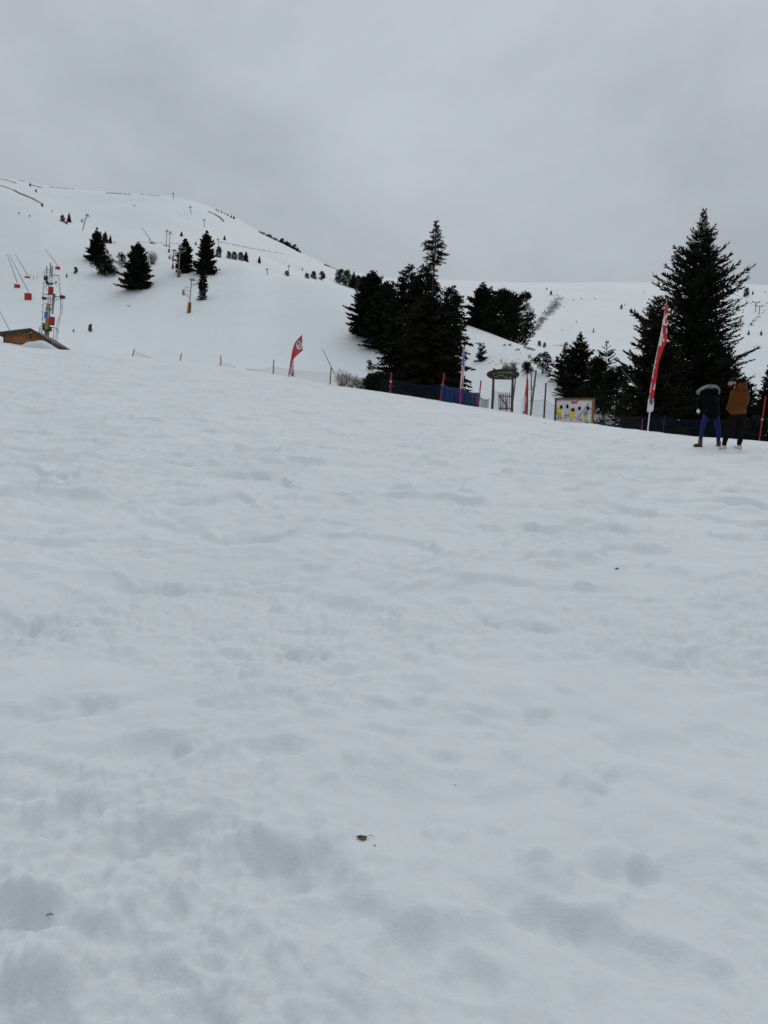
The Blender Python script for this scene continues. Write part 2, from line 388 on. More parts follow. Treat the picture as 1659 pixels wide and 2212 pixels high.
# ------------------------------------------------------------------ mesh builder
class MB:
    def __init__(s): s.v, s.f = [], []
    def quadbox(s, c, sx, sy, sz, R=None):
        b = len(s.v)
        for dz in (-1, 1):
            for dx, dy in ((-1, -1), (1, -1), (1, 1), (-1, 1)):
                p = Vector((dx * sx / 2, dy * sy / 2, dz * sz / 2))
                if R is not None: p = R @ p
                s.v.append(Vector(c) + p)
        s.f += [tuple(b + i for i in q) for q in ((3, 2, 1, 0), (4, 5, 6, 7), (0, 1, 5, 4), (1, 2, 6, 5), (2, 3, 7, 6), (3, 0, 4, 7))]
        return s
    def slab(s, quad, t):                     # a four-cornered plate, t thick, towards its back
        q = [Vector(p) for p in quad]
        nrm = -(q[1] - q[0]).cross(q[2] - q[0]).normalized() * t
        b = len(s.v); s.v += q + [p + nrm for p in q]
        s.f += [tuple(b + i for i in r) for r in ((3, 2, 1, 0), (4, 5, 6, 7), (0, 1, 5, 4), (1, 2, 6, 5), (2, 3, 7, 6), (3, 0, 4, 7))]
        return s
    def prism(s, poly, t):                    # a many-cornered plate
        q = [Vector(p) for p in poly]; n = len(q)
        nrm = Vector((0, 0, 0))
        for i in range(n): nrm += q[i].cross(q[(i + 1) % n])
        nrm = nrm.normalized() * t
        b = len(s.v); s.v += q + [p + nrm for p in q]
        s.f.append(tuple(b + i for i in range(n))[::-1]); s.f.append(tuple(b + n + i for i in range(n)))
        for i in range(n):
            j = (i + 1) % n; s.f.append((b + i, b + j, b + n + j, b + n + i))
        return s
    def tube(s, pts, r, sides=8, cap=True, sq=(1, 1), lat=None):
        pts = [Vector(p) for p in pts]; n = len(pts)
        rr = r if isinstance(r, (list, tuple)) else [r] * n
        b0 = len(s.v)
        for i, p in enumerate(pts):
            t = (pts[min(i + 1, n - 1)] - pts[max(i - 1, 0)]).normalized()
            u = Vector(lat) if lat else (Vector((1, 0, 0)) if abs(t.x) < .8 else Vector((0, 1, 0)))
            u = (u - t * u.dot(t)).normalized(); w = t.cross(u)
            for k in range(sides):
                a = 2 * math.pi * k / sides
                s.v.append(p + (u * math.cos(a) * sq[0] + w * math.sin(a) * sq[1]) * rr[i])
        for i in range(n - 1):
            for k in range(sides):
                k2 = (k + 1) % sides
                s.f.append((b0 + i * sides + k, b0 + i * sides + k2, b0 + (i + 1) * sides + k2, b0 + (i + 1) * sides + k))
        if cap:
            s.f.append(tuple(b0 + k for k in range(sides))[::-1]); s.f.append(tuple(b0 + (n - 1) * sides + k for k in range(sides)))
        return s
    def ball(s, c, rx, ry=None, rz=None, seg=12, rings=8):
        ry = ry or rx; rz = rz or rx
        pts = [Vector((0, 0, -1)), Vector((0, 0, 1))]
        b = len(s.v)
        for i in range(1, rings):
            ph = math.pi * i / rings - math.pi / 2
            for k in range(seg):
                a = 2 * math.pi * k / seg
                s.v.append(Vector(c) + Vector((rx * math.cos(ph) * math.cos(a), ry * math.cos(ph) * math.sin(a), rz * math.sin(ph))))
        lo = len(s.v); s.v.append(Vector(c) + Vector((0, 0, -rz))); s.v.append(Vector(c) + Vector((0, 0, rz)))
        for i in range(rings - 2):
            for k in range(seg):
                k2 = (k + 1) % seg
                s.f.append((b + i * seg + k, b + i * seg + k2, b + (i + 1) * seg + k2, b + (i + 1) * seg + k))
        for k in range(seg):
            k2 = (k + 1) % seg
            s.f.append((lo, b + k2, b + k)); s.f.append((lo + 1, b + (rings - 2) * seg + k, b + (rings - 2) * seg + k2))
        return s
    def build(s, name, mat, parent=None, origin=None, smooth_shade=False):
        me = bpy.data.meshes.new(name)
        o0 = Vector(origin) if origin is not None else Vector((0, 0, 0))
        me.from_pydata([tuple(Vector(p) - o0) for p in s.v], [], s.f)
        me.materials.append(mat)
        if smooth_shade: me.polygons.foreach_set('use_smooth', [True] * len(me.polygons))
        me.update()
        o = link(name, me, parent)
        return o
def empty(name, loc, label, category, group=None):
    e = bpy.data.objects.new(name, None); e.empty_display_size = 0.2
    col.objects.link(e); e.location = loc
    return tag(e, label, category, group)
def copy_tree(o, parent=None):
    c = o.copy(); col.objects.link(c); c.parent = parent
    for ch in list(o.children): copy_tree(ch, c)
    return c

M = {}
def mk(key, *a, **k): M[key] = make_mat(key, *a, **k); return M[key]
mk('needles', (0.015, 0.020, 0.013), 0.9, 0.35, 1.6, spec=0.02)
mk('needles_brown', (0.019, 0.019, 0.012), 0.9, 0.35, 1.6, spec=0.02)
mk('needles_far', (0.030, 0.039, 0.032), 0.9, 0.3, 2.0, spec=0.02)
mk('bark', (0.045, 0.034, 0.026), 0.9, 0.3, 8, 0.4, spec=0.05)
mk('twig', (0.14, 0.115, 0.10), 0.9, 0.2, 8)
mk('twig_pale', (0.26, 0.24, 0.235), 0.9, 0.2, 8)
mk('grass_dry', (0.31, 0.295, 0.28), 0.9, 0.3, 2)
mk('weathered_wood', (0.16, 0.135, 0.10), 0.85, 0.3, 5, 0.4, stretch=(6, 6, 1))
mk('grey_wood', (0.062, 0.058, 0.048), 0.85, 0.35, 5, 0.4, stretch=(6, 6, 1))
mk('sign_wood', (0.040, 0.036, 0.030), 0.85, 0.35, 5, 0.5, stretch=(2, 8, 8))
mk('dark_wood', (0.055, 0.045, 0.036), 0.85, 0.35, 5, 0.5, stretch=(2, 8, 8))
mk('silver_wood', (0.21, 0.20, 0.19), 0.9, 0.2, 3)
mk('stake_wood', (0.30, 0.25, 0.17), 0.85, 0.2, 5, 0.3, stretch=(6, 6, 1))
mk('orange_wood', (0.33, 0.13, 0.04), 0.6, 0.30, 4, 0.3, stretch=(1, 6, 8))
mk('red_wood', (0.25, 0.095, 0.045), 0.65, 0.30, 4, 0.3, stretch=(1, 6, 8))
mk('frame_wood', (0.24, 0.105, 0.045), 0.6, 0.25, 6, 0.3, stretch=(4, 4, 4))
mk('roof_felt', (0.12, 0.115, 0.11), 0.8, 0.25, 6, 0.3)
mk('steel', (0.26, 0.265, 0.27), 0.5, 0.2, 6, metal=0.4)
mk('dark_steel', (0.05, 0.05, 0.052), 0.55, 0.2, 6, metal=0.3)
mk('cable', (0.10, 0.10, 0.105), 0.6, 0.1, 6)
mk('mast_yellow', (0.33, 0.275, 0.11), 0.6, 0.2, 4)
mk('pad_yellow', (0.42, 0.27, 0.10), 0.7, 0.25, 4)
mk('pad_red', (0.50, 0.020, 0.022), 0.6, 0.12, 4)
mk('pad_edge', (0.04, 0.05, 0.035), 0.7, 0.1, 4)
mk('sign_blue', (0.045, 0.19, 0.52), 0.5, 0.12, 9)
mk('white_paint', (0.72, 0.72, 0.72), 0.5, 0.05, 6)
mk('pole_red', (0.46, 0.016, 0.03), 0.4, 0.08, 6)
mk('clip_yellow', (0.70, 0.52, 0.26), 0.5, 0.08, 6)
mk('net_blue', (0.020, 0.050, 0.17), 0.7, 0.15, 6)
mk('net_navy', (0.006, 0.014, 0.032), 0.7, 0.15, 6)
mk('net_pale', (0.13, 0.18, 0.27), 0.7, 0.15, 6)
mk('net_grey', (0.17, 0.19, 0.18), 0.7, 0.15, 6)
mk('flag_red', (0.58, 0.018, 0.024), 0.55, 0.10, 3)
mk('flag_red_sheer', (0.52, 0.07, 0.085), 0.55, 0.10, 3)
mk('flag_white', (0.66, 0.65, 0.64), 0.55, 0.06, 3)
mk('flag_pink', (0.56, 0.34, 0.36), 0.55, 0.08, 3)
mk('flag_orange', (0.55, 0.085, 0.028), 0.55, 0.10, 3)
mk('flag_blue', (0.24, 0.28, 0.60), 0.55, 0.10, 3)
mk('flag_navy', (0.03, 0.055, 0.22), 0.55, 0.10, 3)
mk('flag_magenta', (0.50, 0.03, 0.11), 0.55, 0.10, 3)
mk('board_white', (0.66, 0.64, 0.62), 0.5, 0.05, 3)
mk('hole_black', (0.006, 0.006, 0.006), 0.9, 0.05, 3, spec=0.05)
mk('fig_yellow', (0.62, 0.56, 0.03), 0.5, 0.10, 5)
mk('fig_ochre', (0.55, 0.38, 0.09), 0.5, 0.12, 5)
mk('fig_grey', (0.52, 0.53, 0.54), 0.5, 0.08, 5)
mk('fig_taupe', (0.26, 0.21, 0.19), 0.5, 0.10, 5)
mk('fig_pink', (0.55, 0.05, 0.16), 0.5, 0.10, 5)
mk('fig_teal', (0.03, 0.22, 0.30), 0.5, 0.10, 5)
mk('fig_line', (0.14, 0.15, 0.17), 0.5, 0.10, 5)
mk('letter_red', (0.56, 0.03, 0.035), 0.5, 0.08, 5)
mk('letter_pale', (0.36, 0.33, 0.27), 0.7, 0.15, 12)
mk('skin', (0.42, 0.22, 0.16), 0.6, 0.08, 20)
mk('hair_dark', (0.012, 0.009, 0.008), 0.7, 0.2, 30, spec=0.05)
mk('ochre_jacket', (0.105, 0.035, 0.006), 0.8, 0.22, 14, 0.5, 30, spec=.1)
mk('ochre_rib', (0.095, 0.037, 0.008), 0.85, 0.18, 40, 0.5, 60)
mk('dark_trousers', (0.008, 0.0075, 0.006), 0.85, 0.2, 14, 0.3, 30, spec=0.05)
mk('black_parka', (0.004, 0.004, 0.005), 0.8, 0.2, 14, 0.5, 25, spec=0.05)
mk('blue_leggings', (0.008, 0.014, 0.095), 0.8, 0.12, 14, 0.3, 30)
mk('boot_brown', (0.115, 0.045, 0.020), 0.75, 0.2, 20, 0.3)
mk('boot_sole', (0.015, 0.013, 0.012), 0.8, 0.1, 10)
mk('shoe_white', (0.52, 0.52, 0.50), 0.6, 0.12, 20)
mk('fur', (0.36, 0.36, 0.37), 0.9, 0.3, 60)
mk('snowball', (0.78, 0.80, 0.82), 0.7, 0.05, 30, 0.4)
mk('leaf_brown', (0.10, 0.062, 0.038), 0.8, 0.4, 60)

# ------------------------------------------------------------------ trees
def conifer_arrays(prof, Hh, seed, whorl=0.32, per=9, tw=0.55, droop=0.0, rise=0.35, tipup=0.25, sparse=None, low=0.03, wtw=0.10, irregular=0.35, asym=None):
    """needle sprays of one conifer: a (n*4, 3) vertex array of slim diamonds; prof = [(fraction from the top, radius in m)]"""
    R = np.random.RandomState(seed)
    pt, pr = [p[0] for p in prof], [p[1] for p in prof]
    P0, DIR, LEN, WID = [], [], [], []
    limbs = []
    h = low * Hh
    while h < Hh * 0.985:
        t = 1 - h / Hh
        rad = np.interp(t, pt, pr)
        dens = 1.0 if sparse is None else np.interp(t, [q[0] for q in sparse], [q[1] for q in sparse])
        nb = max(2, int(round(per * dens * (0.55 + 0.45 * min(1, t * 3)))))
        a0 = R.uniform(0, 6.28)
        for k in range(nb):
            az = a0 + 6.283 * k / nb + R.normal(0, .35)
            L = rad * (1 - irregular * R.rand() ** 1.6) * (1 + .18 * max(0, R.normal()))
            if asym: L *= asym(az, t)
            if L < 0.03: continue
            el = rise * (1.6 - 1.7 * min(1, t * 1.2)) + R.normal(0, .10)
            hh = h + R.uniform(-.5, .5) * whorl
            ns = max(3, int(L / 0.13))
            s = (np.arange(ns) + R.rand(ns)) / ns
            s = 0.06 + 0.94 * s
            bend = el - droop * s + tipup * s ** 2
            dx = np.cumsum(np.full(ns, L / ns) * np.cos(bend)); dz = np.cumsum(np.full(ns, L / ns) * np.sin(bend))
            bx, by, bz = dx * math.cos(az), dx * math.sin(az), hh + dz
            limbs.append(((0, 0, hh), (bx[-1], by[-1], bz[-1]), 0.012 + 0.010 * L))
            for side in (-1, 1, 0, 2):
                ang = az + (side if abs(side) == 1 else 0) * (0.85 + R.normal(0, .22, ns))
                pit_ = bend + (R.normal(0, .25, ns) if abs(side) == 1 else (R.normal(.05, .15, ns) if side == 0 else -0.7 + R.normal(0, .3, ns) - droop))
                l = tw * (0.42 + 0.58 * (1 - s)) * R.uniform(.6, 1.2, ns) * min(1.45, 0.35 + L / 1.5)
                if side == 0: l = l * 0.8
                if side == 2: l = l * 0.55
                P0.append(np.stack([bx, by, bz], 1))
                DIR.append(np.stack([np.cos(ang) * np.cos(pit_), np.sin(ang) * np.cos(pit_), np.sin(pit_)], 1)); LEN.append(l)
        h += whorl * (0.75 + 0.5 * R.rand()) * (0.55 + 0.45 * min(1, t * 2.5))
    # leader
    n = 16; z = np.linspace(Hh * 0.93, Hh * 0.995, n); az = R.uniform(0, 6.28, n)
    P0.append(np.stack([0 * z, 0 * z, z], 1)); DIR.append(np.stack([np.cos(az) * .8, np.sin(az) * .8, np.full(n, .6)], 1)); LEN.append(np.linspace(.22, .07, n) * min(1, Hh / 8))
    P0, DIR, LEN = np.concatenate(P0), np.concatenate(DIR), np.concatenate(LEN)
    return diamonds(P0, DIR, LEN, wtw, R), limbs
def diamonds(P0, DIR, LEN, w, R):
    n = len(P0)
    DIR = DIR / np.linalg.norm(DIR, axis=1, keepdims=True)
    rnd = R.normal(size=(n, 3)); S = np.cross(DIR, rnd); S /= np.linalg.norm(S, axis=1, keepdims=True) + 1e-9
    wv = (w * np.clip(LEN / (LEN.mean() + 1e-6), .5, 1.4) * R.uniform(.7, 1.3, n) * 0.5)[:, None]
    mid = P0 + DIR * (LEN * 0.42)[:, None]
    V = np.stack([P0, mid + S * wv, P0 + DIR * LEN[:, None], mid - S * wv], 1).reshape(-1, 3)
    return V
def crown_mesh(name, V, mat):
    f = np.arange(len(V)).reshape(-1, 4)
    return mesh_np(name, V, f, mat, False)
def trunk_mesh(name, Hh, r0, limbs, mat, maxl=400):
    mb = MB(); mb.tube([(0, 0, -0.3), (0, 0, Hh * .5), (0, 0, Hh * .985)], [r0, r0 * .55, 0.012], 7)
    for a, b, r in limbs[:: max(1, len(limbs) // maxl)]: mb.tube([a, b], [r, r * .3], 3, cap=False)
    me = bpy.data.meshes.new(name); me.from_pydata([tuple(p) for p in mb.v], [], mb.f); me.materials.append(mat); me.update()
    return me
def conifer(name, base, Hh, prof, label, seed, group=None, needles='needles', **kw):
    V, limbs = conifer_arrays(prof, Hh, seed, **kw)
    e = empty(name, base, label, 'tree', group)
    link('crown', crown_mesh('crown', V, M[needles]), e)
    link('trunk', trunk_mesh('trunk', Hh, 0.012 * Hh + 0.03, limbs, M['bark']), e)
    return e
def pine_arrays(prof, Hh, seed, n=70, cl=0.55, nn=70, start=0.2):
    R = np.random.RandomState(seed)
    pt, pr = [p[0] for p in prof], [p[1] for p in prof]
    P0, D, L, limbs = [], [], [], []
    for k in range(n):
        h = Hh * (start + (1 - start) * (k + R.rand()) / n)
        rad = np.interp(1 - h / Hh, pt, pr) * R.uniform(.25, 1.0) ** .6; az = R.uniform(0, 6.28)
        c = np.array([rad * math.cos(az), rad * math.sin(az), h + 0.12 * rad])
        limbs.append(((0, 0, max(0.1, h - .35 * rad)), tuple(c), 0.02 + .01 * rad))
        m = nn; q = R.normal(size=(m, 3)); q /= np.linalg.norm(q, axis=1, keepdims=True)
        rr = cl * R.uniform(.55, 1.15)
        P0.append(c + q * rr * np.array([1, 1, .6]) * (R.rand(m, 1) ** .5) * .8); dd = q + np.array([0, 0, .35]); D.append(dd); L.append(rr * R.uniform(.3, .6, m))
    return diamonds(np.concatenate(P0), np.concatenate(D), np.concatenate(L), 0.35 * cl * .5, R), limbs
def pine(name, base, Hh, prof, label, seed, group=None, needles='needles', **kw):
    V, limbs = pine_arrays(prof, Hh, seed, **kw)
    e = empty(name, base, label, 'tree', group)
    link('crown', crown_mesh('crown', V, M[needles]), e)
    link('trunk', trunk_mesh('trunk', Hh * .93, 0.014 * Hh + 0.03, limbs, M['bark']), e)
    return e
def vs(px, Y): return px * Y / F             # a width seen at distance Y, in metres

# --- the big ones behind the fence, each its own mesh
def big(kind, name, bx, Y, ty, prof, label, seed, **kw):
    p = stand(bx, 900, Y); Hh = top_height(p, ty)
    pr = [(t, vs(r, Y)) for t, r in prof]
    return (conifer if kind == 'c' else pine)(name, p - Vector((0, 0, .1)), Hh, pr, label, seed, **kw)

big('c', 'fir_tree', 1484, 46, 441, [(0, 1), (.05, 9), (.10, 20), (.125, 44), (.16, 34), (.25, 74), (.34, 84), (.45, 90), (.55, 104), (.62, 122), (.75, 134), (1, 130)],
    'tall dark fir, the tallest tree, rising behind the red feather flag and two people', 3, whorl=.29, per=10, tw=.50, rise=.34, tipup=.30, irregular=.5, wtw=.095)
big('c', 'fir_tree', 1398, 42, 640, [(0, 1), (.10, 34), (.16, 46), (.28, 48), (.34, 66), (.5, 78), (1, 90)],
    'broad dark fir joined to the left side of the tallest fir', 5, whorl=.27, per=10, tw=.5, rise=.3, tipup=.3, irregular=.4, wtw=.11, needles='needles_brown')
big('c', 'fir_tree', 1340, 38, 838, [(0, 1), (.15, 18), (.5, 36), (1, 46)],
    'short fir with pale gaps beside the right edge of the cutout board', 6, whorl=.22, per=7, tw=.36, rise=.1, irregular=.45, wtw=.08)
big('c', 'fir_tree', 1652, 40, 765, [(0, 1), (.1, 12), (.3, 34), (.6, 52), (1, 62)],
    'dark fir cut by the right picture edge behind the last red pole', 7, whorl=.24, per=12, tw=.5, irregular=.35, wtw=.13)
big('c', 'fir_tree', 1592, 44, 812, [(0, 1), (.15, 26), (.5, 56), (1, 66)],
    'low dark fir behind the head of the person in the ochre jacket', 8, whorl=.24, per=12, tw=.5, irregular=.35, wtw=.13)
big('c', 'fir_tree', 1536, 50, 735, [(0, 1), (.15, 30), (.4, 60), (.7, 80), (1, 84)],
    'dark fir filling the gap behind the two people, right of the tallest fir', 17, whorl=.27, per=12, tw=.55, irregular=.35, wtw=.13)
big('c', 'spruce_tree', 1246, 78, 716, [(0, 1), (.06, 5), (.12, 10), (.20, 13), (.28, 24), (.4, 29), (.6, 36), (.8, 46), (1, 56)],
    'pointed dark spruce rising behind the cutout board', 9, whorl=.33, per=9, tw=.6, irregular=.35, wtw=.15)
big('c', 'spruce_tree', 1218, 82, 737, [(0, 1), (.15, 7), (.3, 10), (.5, 26), (1, 34)],
    'slim spruce on the snow edge just left of the pointed spruce behind the board', 10, whorl=.33, per=8, tw=.5, irregular=.4, wtw=.14)
big('c', 'spruce_tree', 1304, 74, 733, [(0, 1), (.1, 6), (.2, 16), (.35, 24), (.5, 26), (1, 30)],
    'open see-through spruce between the pointed spruce and the broad fir', 12, whorl=.55, per=6, tw=.45, irregular=.3, wtw=.10)
big('p', 'pine_tree', 1330, 66, 796, [(0, 12), (.3, 28), (.7, 32), (1, 26)],
    'rounded dark pine filling the gap left of the broad fir', 13, n=80, cl=.55, nn=80, start=.12)
big('p', 'pine_tree', 1284, 70, 775, [(0, 5), (.3, 16), (.7, 24), (1, 24)],
    'rounded dark pine between the pointed spruce and the open spruce', 14, n=70, cl=.6, nn=80, start=.15)
big('p', 'shrub', 1262, 60, 842, [(0, 30), (.5, 55), (1, 50)],
    'low dark evergreen shrub showing just above the top of the cutout board', 15, n=60, cl=.5, nn=70, start=.05)

big('c', 'spruce_tree', 922, 56, 466, [(0, 1), (.05, 7), (.10, 15), (.14, 24), (.19, 25), (.24, 20), (.265, 7), (.40, 9), (.44, 40), (.50, 62), (.6, 80), (.7, 84), (.78, 88), (.88, 112), (1, 122)],
    'tall ragged spruce with a thin bare spire above the bush of dark trees', 21, whorl=.30, per=9, tw=.55, rise=.15, droop=.55, tipup=.25, irregular=.5, wtw=.11,
    sparse=[(0, 1), (.24, 1), (.27, .4), (.38, .5), (.44, 1), (1, 1)], needles='needles_brown')
big('c', 'spruce_tree', 868, 64, 567, [(0, 3), (.06, 16), (.12, 28), (.25, 40), (.5, 50), (.8, 72), (1, 80)],
    'dark spruce standing just left of the thin spire', 22, whorl=.30, per=9, tw=.6, rise=.2, droop=.3, irregular=.4, wtw=.13)
big('c', 'spruce_tree', 904, 60, 565, [(0, 6), (.05, 22), (.12, 32), (.3, 42), (1, 60)],
    'drooping spruce tight against the stem of the thin spire', 23, whorl=.34, per=8, tw=.6, rise=.25, droop=.9, tipup=.1, irregular=.4, wtw=.13, needles='needles_brown')
big('c', 'spruce_tree', 962, 60, 612, [(0, 4), (.05, 14), (.12, 26), (.3, 34), (.6, 42), (1, 50)],
    'dark spruce filling the right shoulder below the thin spire', 24, whorl=.30, per=9, tw=.6, rise=.35, droop=.7, irregular=.45, wtw=.13)
big('p', 'juniper_shrub', 814, 50, 806, [(0, 14), (.4, 26), (1, 26)],
    'squat dark juniper behind the net beside the bare bushes', 25, n=60, cl=.35, nn=80, start=.05)
def slope_tree(kind, name, bx, by, ty, prof, label, seed, y0=80, **kw):
    p = hit(bx, by, y0); Y = p.y; Hh = top_height(p, ty)
    return (conifer if kind == 'c' else pine)(name, p - Vector((0, 0, .1)), Hh, [(t, vs(r, Y)) for t, r in prof], label, seed, **kw)
slope_tree('c', 'spruce_tree', 796, 728, 583, [(0, 1), (.1, 10), (.25, 24), (.45, 38), (.75, 52), (1, 52)], 'dark spruce at the left end of the bush of trees in mid picture', 31, whorl=.5, per=10, tw=.9, irregular=.3, wtw=.24)
slope_tree('c', 'spruce_tree', 830, 752, 606, [(0, 2), (.1, 12), (.3, 28), (.6, 40), (1, 52)], 'blunt dark spruce second from the left end of the bush of trees in mid picture', 32, whorl=.45, per=10, tw=.8, irregular=.3, wtw=.22)
big('c', 'spruce_tree', 1038, 128, 611, [(0, 1), (.1, 8), (.3, 20), (.6, 34), (1, 40)], 'pointed spruce at the left of the dark stand behind the hanging sign', 33, whorl=.55, per=9, tw=1.0, irregular=.3, wtw=.28)
big('c', 'spruce_tree', 1055, 126, 618, [(0, 1), (.12, 7), (.3, 14), (1, 26)], 'thin spruce with a small point, second in the dark stand behind the hanging sign', 34, whorl=.55, per=8, tw=.8, irregular=.3, wtw=.24)
big('p', 'pine_tree', 1082, 122, 631, [(0, 10), (.15, 22), (.5, 34), (.9, 38), (1, 30)], 'rounded pine in the middle of the dark stand behind the hanging sign', 35, n=110, cl=1.0, nn=80, start=.02)
big('p', 'pine_tree', 1116, 118, 641, [(0, 20), (.15, 28), (.5, 30), (.85, 30), (1, 22)], 'broad pine with clumped foliage at the right of the dark stand behind the sign', 36, n=95, cl=.9, nn=80, start=.02)
slope_tree('c', 'young_spruce', 1039, 779, 742, [(0, 4), (.2, 8), (.6, 12), (1, 13)], 'young spruce with a bent tip on the slope left of the hanging sign', 37, whorl=.3, per=8, tw=.5, wtw=.14, y0=45)
slope_tree('p', 'young_pine', 1171, 808, 761, [(0, 8), (.3, 17), (.7, 17), (1, 10)], 'small open pine on the slope above the tilted wooden pole', 38, n=26, cl=.5, nn=60, y0=45)
slope_tree('p', 'young_pine', 1138, 806, 783, [(0, 5), (.5, 11), (1, 10)], 'small pine on the slope behind the tip of the orange flag', 39, n=22, cl=.42, nn=50, y0=45)
slope_tree('p', 'young_pine', 1108, 808, 784, [(0, 3), (.5, 7), (1, 8)], 'small pine peeping over the right of the hanging sign', 40, n=16, cl=.35, nn=45, y0=45)
slope_tree('p', 'young_pine', 801, 800, 779, [(0, 6), (.5, 9), (1, 7)], 'small round pine on the snow above the juniper', 41, n=18, cl=.35, nn=45, y0=55)

# --- the piste trees on the left slope
slope_tree('c', 'spruce_tree', 207, 565, 492, [(0, 1), (.15, 5), (.3, 10), (.55, 17), (.8, 22), (1, 22)], 'slim dark spruce, upper of the leftmost two on the piste', 51, whorl=.5, per=9, tw=.9, irregular=.45, wtw=.25)
slope_tree('p', 'spruce_tree', 226, 595, 553, [(0, 8), (.4, 22), (1, 26)], 'bushy dark tree just below the leftmost slim spruce on the piste', 52, n=70, cl=.9, nn=70, start=.08)
slope_tree('c', 'spruce_tree', 295, 625, 523, [(0, 1), (.1, 7), (.25, 17), (.5, 24), (.75, 33), (1, 37)], 'broad dark spruce over a dark melt hollow on the piste', 53, whorl=.5, per=10, tw=.9, irregular=.35, wtw=.26)
slope_tree('c', 'spruce_tree', 398, 588, 515, [(0, 1), (.15, 8), (.35, 13), (.7, 17), (1, 17)], 'dark spruce right behind the ochre based lift pylon', 54, whorl=.5, per=10, tw=.8, irregular=.25, wtw=.26)
slope_tree('c', 'spruce_tree', 443, 592, 497, [(0, 1), (.12, 4), (.2, 11), (.4, 15), (.6, 19), (.85, 24), (1, 24)], 'dark spruce with a thin tip on the piste, right of the pylons', 55, whorl=.5, per=10, tw=.8, irregular=.35, wtw=.26)
slope_tree('c', 'spruce_tree', 437, 647, 584, [(0, 6), (.3, 9), (.6, 11), (.8, 9), (1, 10)], 'narrow column shaped spruce below the thin tipped spruce on the piste', 56, whorl=.4, per=8, tw=.6, irregular=.3, wtw=.2)
slope_tree('p', 'young_pine', 262, 578, 549, [(0, 3), (.5, 8), (1, 8)], 'small thin pine left of the broad spruce on the piste', 57, n=22, cl=.7, nn=50)

# small trees: a few patterns, copied
def proto(kind, seed, prof, **kw):
    V, limbs = (conifer_arrays if kind == 'c' else pine_arrays)(prof, 6.0, seed, **kw)
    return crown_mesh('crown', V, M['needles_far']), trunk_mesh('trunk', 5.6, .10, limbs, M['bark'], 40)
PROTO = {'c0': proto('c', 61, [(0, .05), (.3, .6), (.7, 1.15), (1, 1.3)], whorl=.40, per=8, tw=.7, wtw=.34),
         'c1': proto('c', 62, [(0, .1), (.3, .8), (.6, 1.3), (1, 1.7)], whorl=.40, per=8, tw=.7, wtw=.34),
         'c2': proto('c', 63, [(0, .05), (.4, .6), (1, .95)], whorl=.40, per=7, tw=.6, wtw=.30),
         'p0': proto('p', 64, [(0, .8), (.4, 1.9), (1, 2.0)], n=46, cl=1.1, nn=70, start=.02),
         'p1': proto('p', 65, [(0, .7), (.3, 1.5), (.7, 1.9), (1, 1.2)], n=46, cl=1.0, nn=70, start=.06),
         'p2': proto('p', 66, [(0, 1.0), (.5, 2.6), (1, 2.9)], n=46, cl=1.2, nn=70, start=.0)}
def small(pat, bx, by, ty, label, group=None, name='spruce_tree', y0=75, squash=1.0, cat='tree'):
    p = hit(bx, by, y0); Hh = max(0.5, top_height(p, ty))
    e = empty(name, p - Vector((0, 0, .05 * Hh)), label, cat, group)
    link('crown', PROTO[pat][0], e)
    if by - ty > 7: link('trunk', PROTO[pat][1], e)
    s = Hh / 6.0; e.scale = (s * squash, s * squash, s); e.rotation_euler.z = (bx * 7.13) % 6.28
    return e
small('p0', 225, 524, 505, 'leftmost of the small dark trees beyond the slim spruce on the piste', 'small trees beyond the slim spruce', squash=.6)
small('c1', 216, 515, 499, 'small dark tree half hidden behind the tip of the slim spruce on the piste', 'small trees beyond the slim spruce')
small('c1', 227, 524, 499, 'middle one of the small dark trees beyond the slim spruce', 'small trees beyond the slim spruce')
small('c0', 238, 526, 507, 'rightmost of the small dark trees beyond the slim spruce', 'small trees beyond the slim spruce')
small('c0', 423, 529, 520, 'tiny dark spruce left of the thin tipped spruce on the piste')
small('c1', 392, 510, 499, 'tiny dark spruce on open snow above the spruce behind the pylon')
small('c1', 485, 518, 508, 'tiny dark spruce on open snow right of the thin tipped spruce')
small('p0', 472, 556, 533, 'dark pine touching the right side of the thin tipped spruce', name='pine_tree', squash=.75)
small('p1', 494, 558, 543, 'first dark pine from the left in the clump at the knoll edge', 'pines at the knoll edge', name='pine_tree')
small('p0', 506, 560, 544, 'second dark pine from the left in the clump at the knoll edge', 'pines at the knoll edge', name='pine_tree')
small('p0', 520, 562, 545, 'third dark pine from the left in the clump at the knoll edge', 'pines at the knoll edge', name='pine_tree')
small('c1', 531, 564, 542, 'pointed tree at the right end of the clump at the knoll edge', 'pines at the knoll edge', name='pine_tree')
small('c1', 560, 568, 552, 'lone small dark spruce right of the clump at the knoll edge', squash=.8)
small('p2', 620, 596, 585, 'low dark bush on the knoll edge beneath a thin pylon', name='shrub', cat='bush')
small('p1', 663, 601, 590, 'leftmost low pine of the short row on the knoll edge', 'pines in the short row', name='pine_tree', squash=1.3)
small('p0', 677, 602, 586, 'middle pine of the short row on the knoll edge', 'pines in the short row', name='pine_tree', squash=1.1)
small('p1', 695, 605, 587, 'rightmost leaning pine of the short row on the knoll edge', 'pines in the short row', name='pine_tree', squash=1.2)
small('p1', 734, 612, 582, 'leftmost pine of the clump where the knoll edge starts to drop', 'pines where the knoll drops', name='pine_tree')
small('p0', 749, 617, 584, 'second pine of the clump where the knoll edge starts to drop', 'pines where the knoll drops', name='pine_tree', squash=.8)
small('c1', 763, 622, 586, 'third pine of the clump where the knoll edge starts to drop', 'pines where the knoll drops', name='pine_tree')
small('p1', 775, 630, 597, 'last pine of the clump, touching the bush of dark trees in mid picture', 'pines where the knoll drops', name='pine_tree')
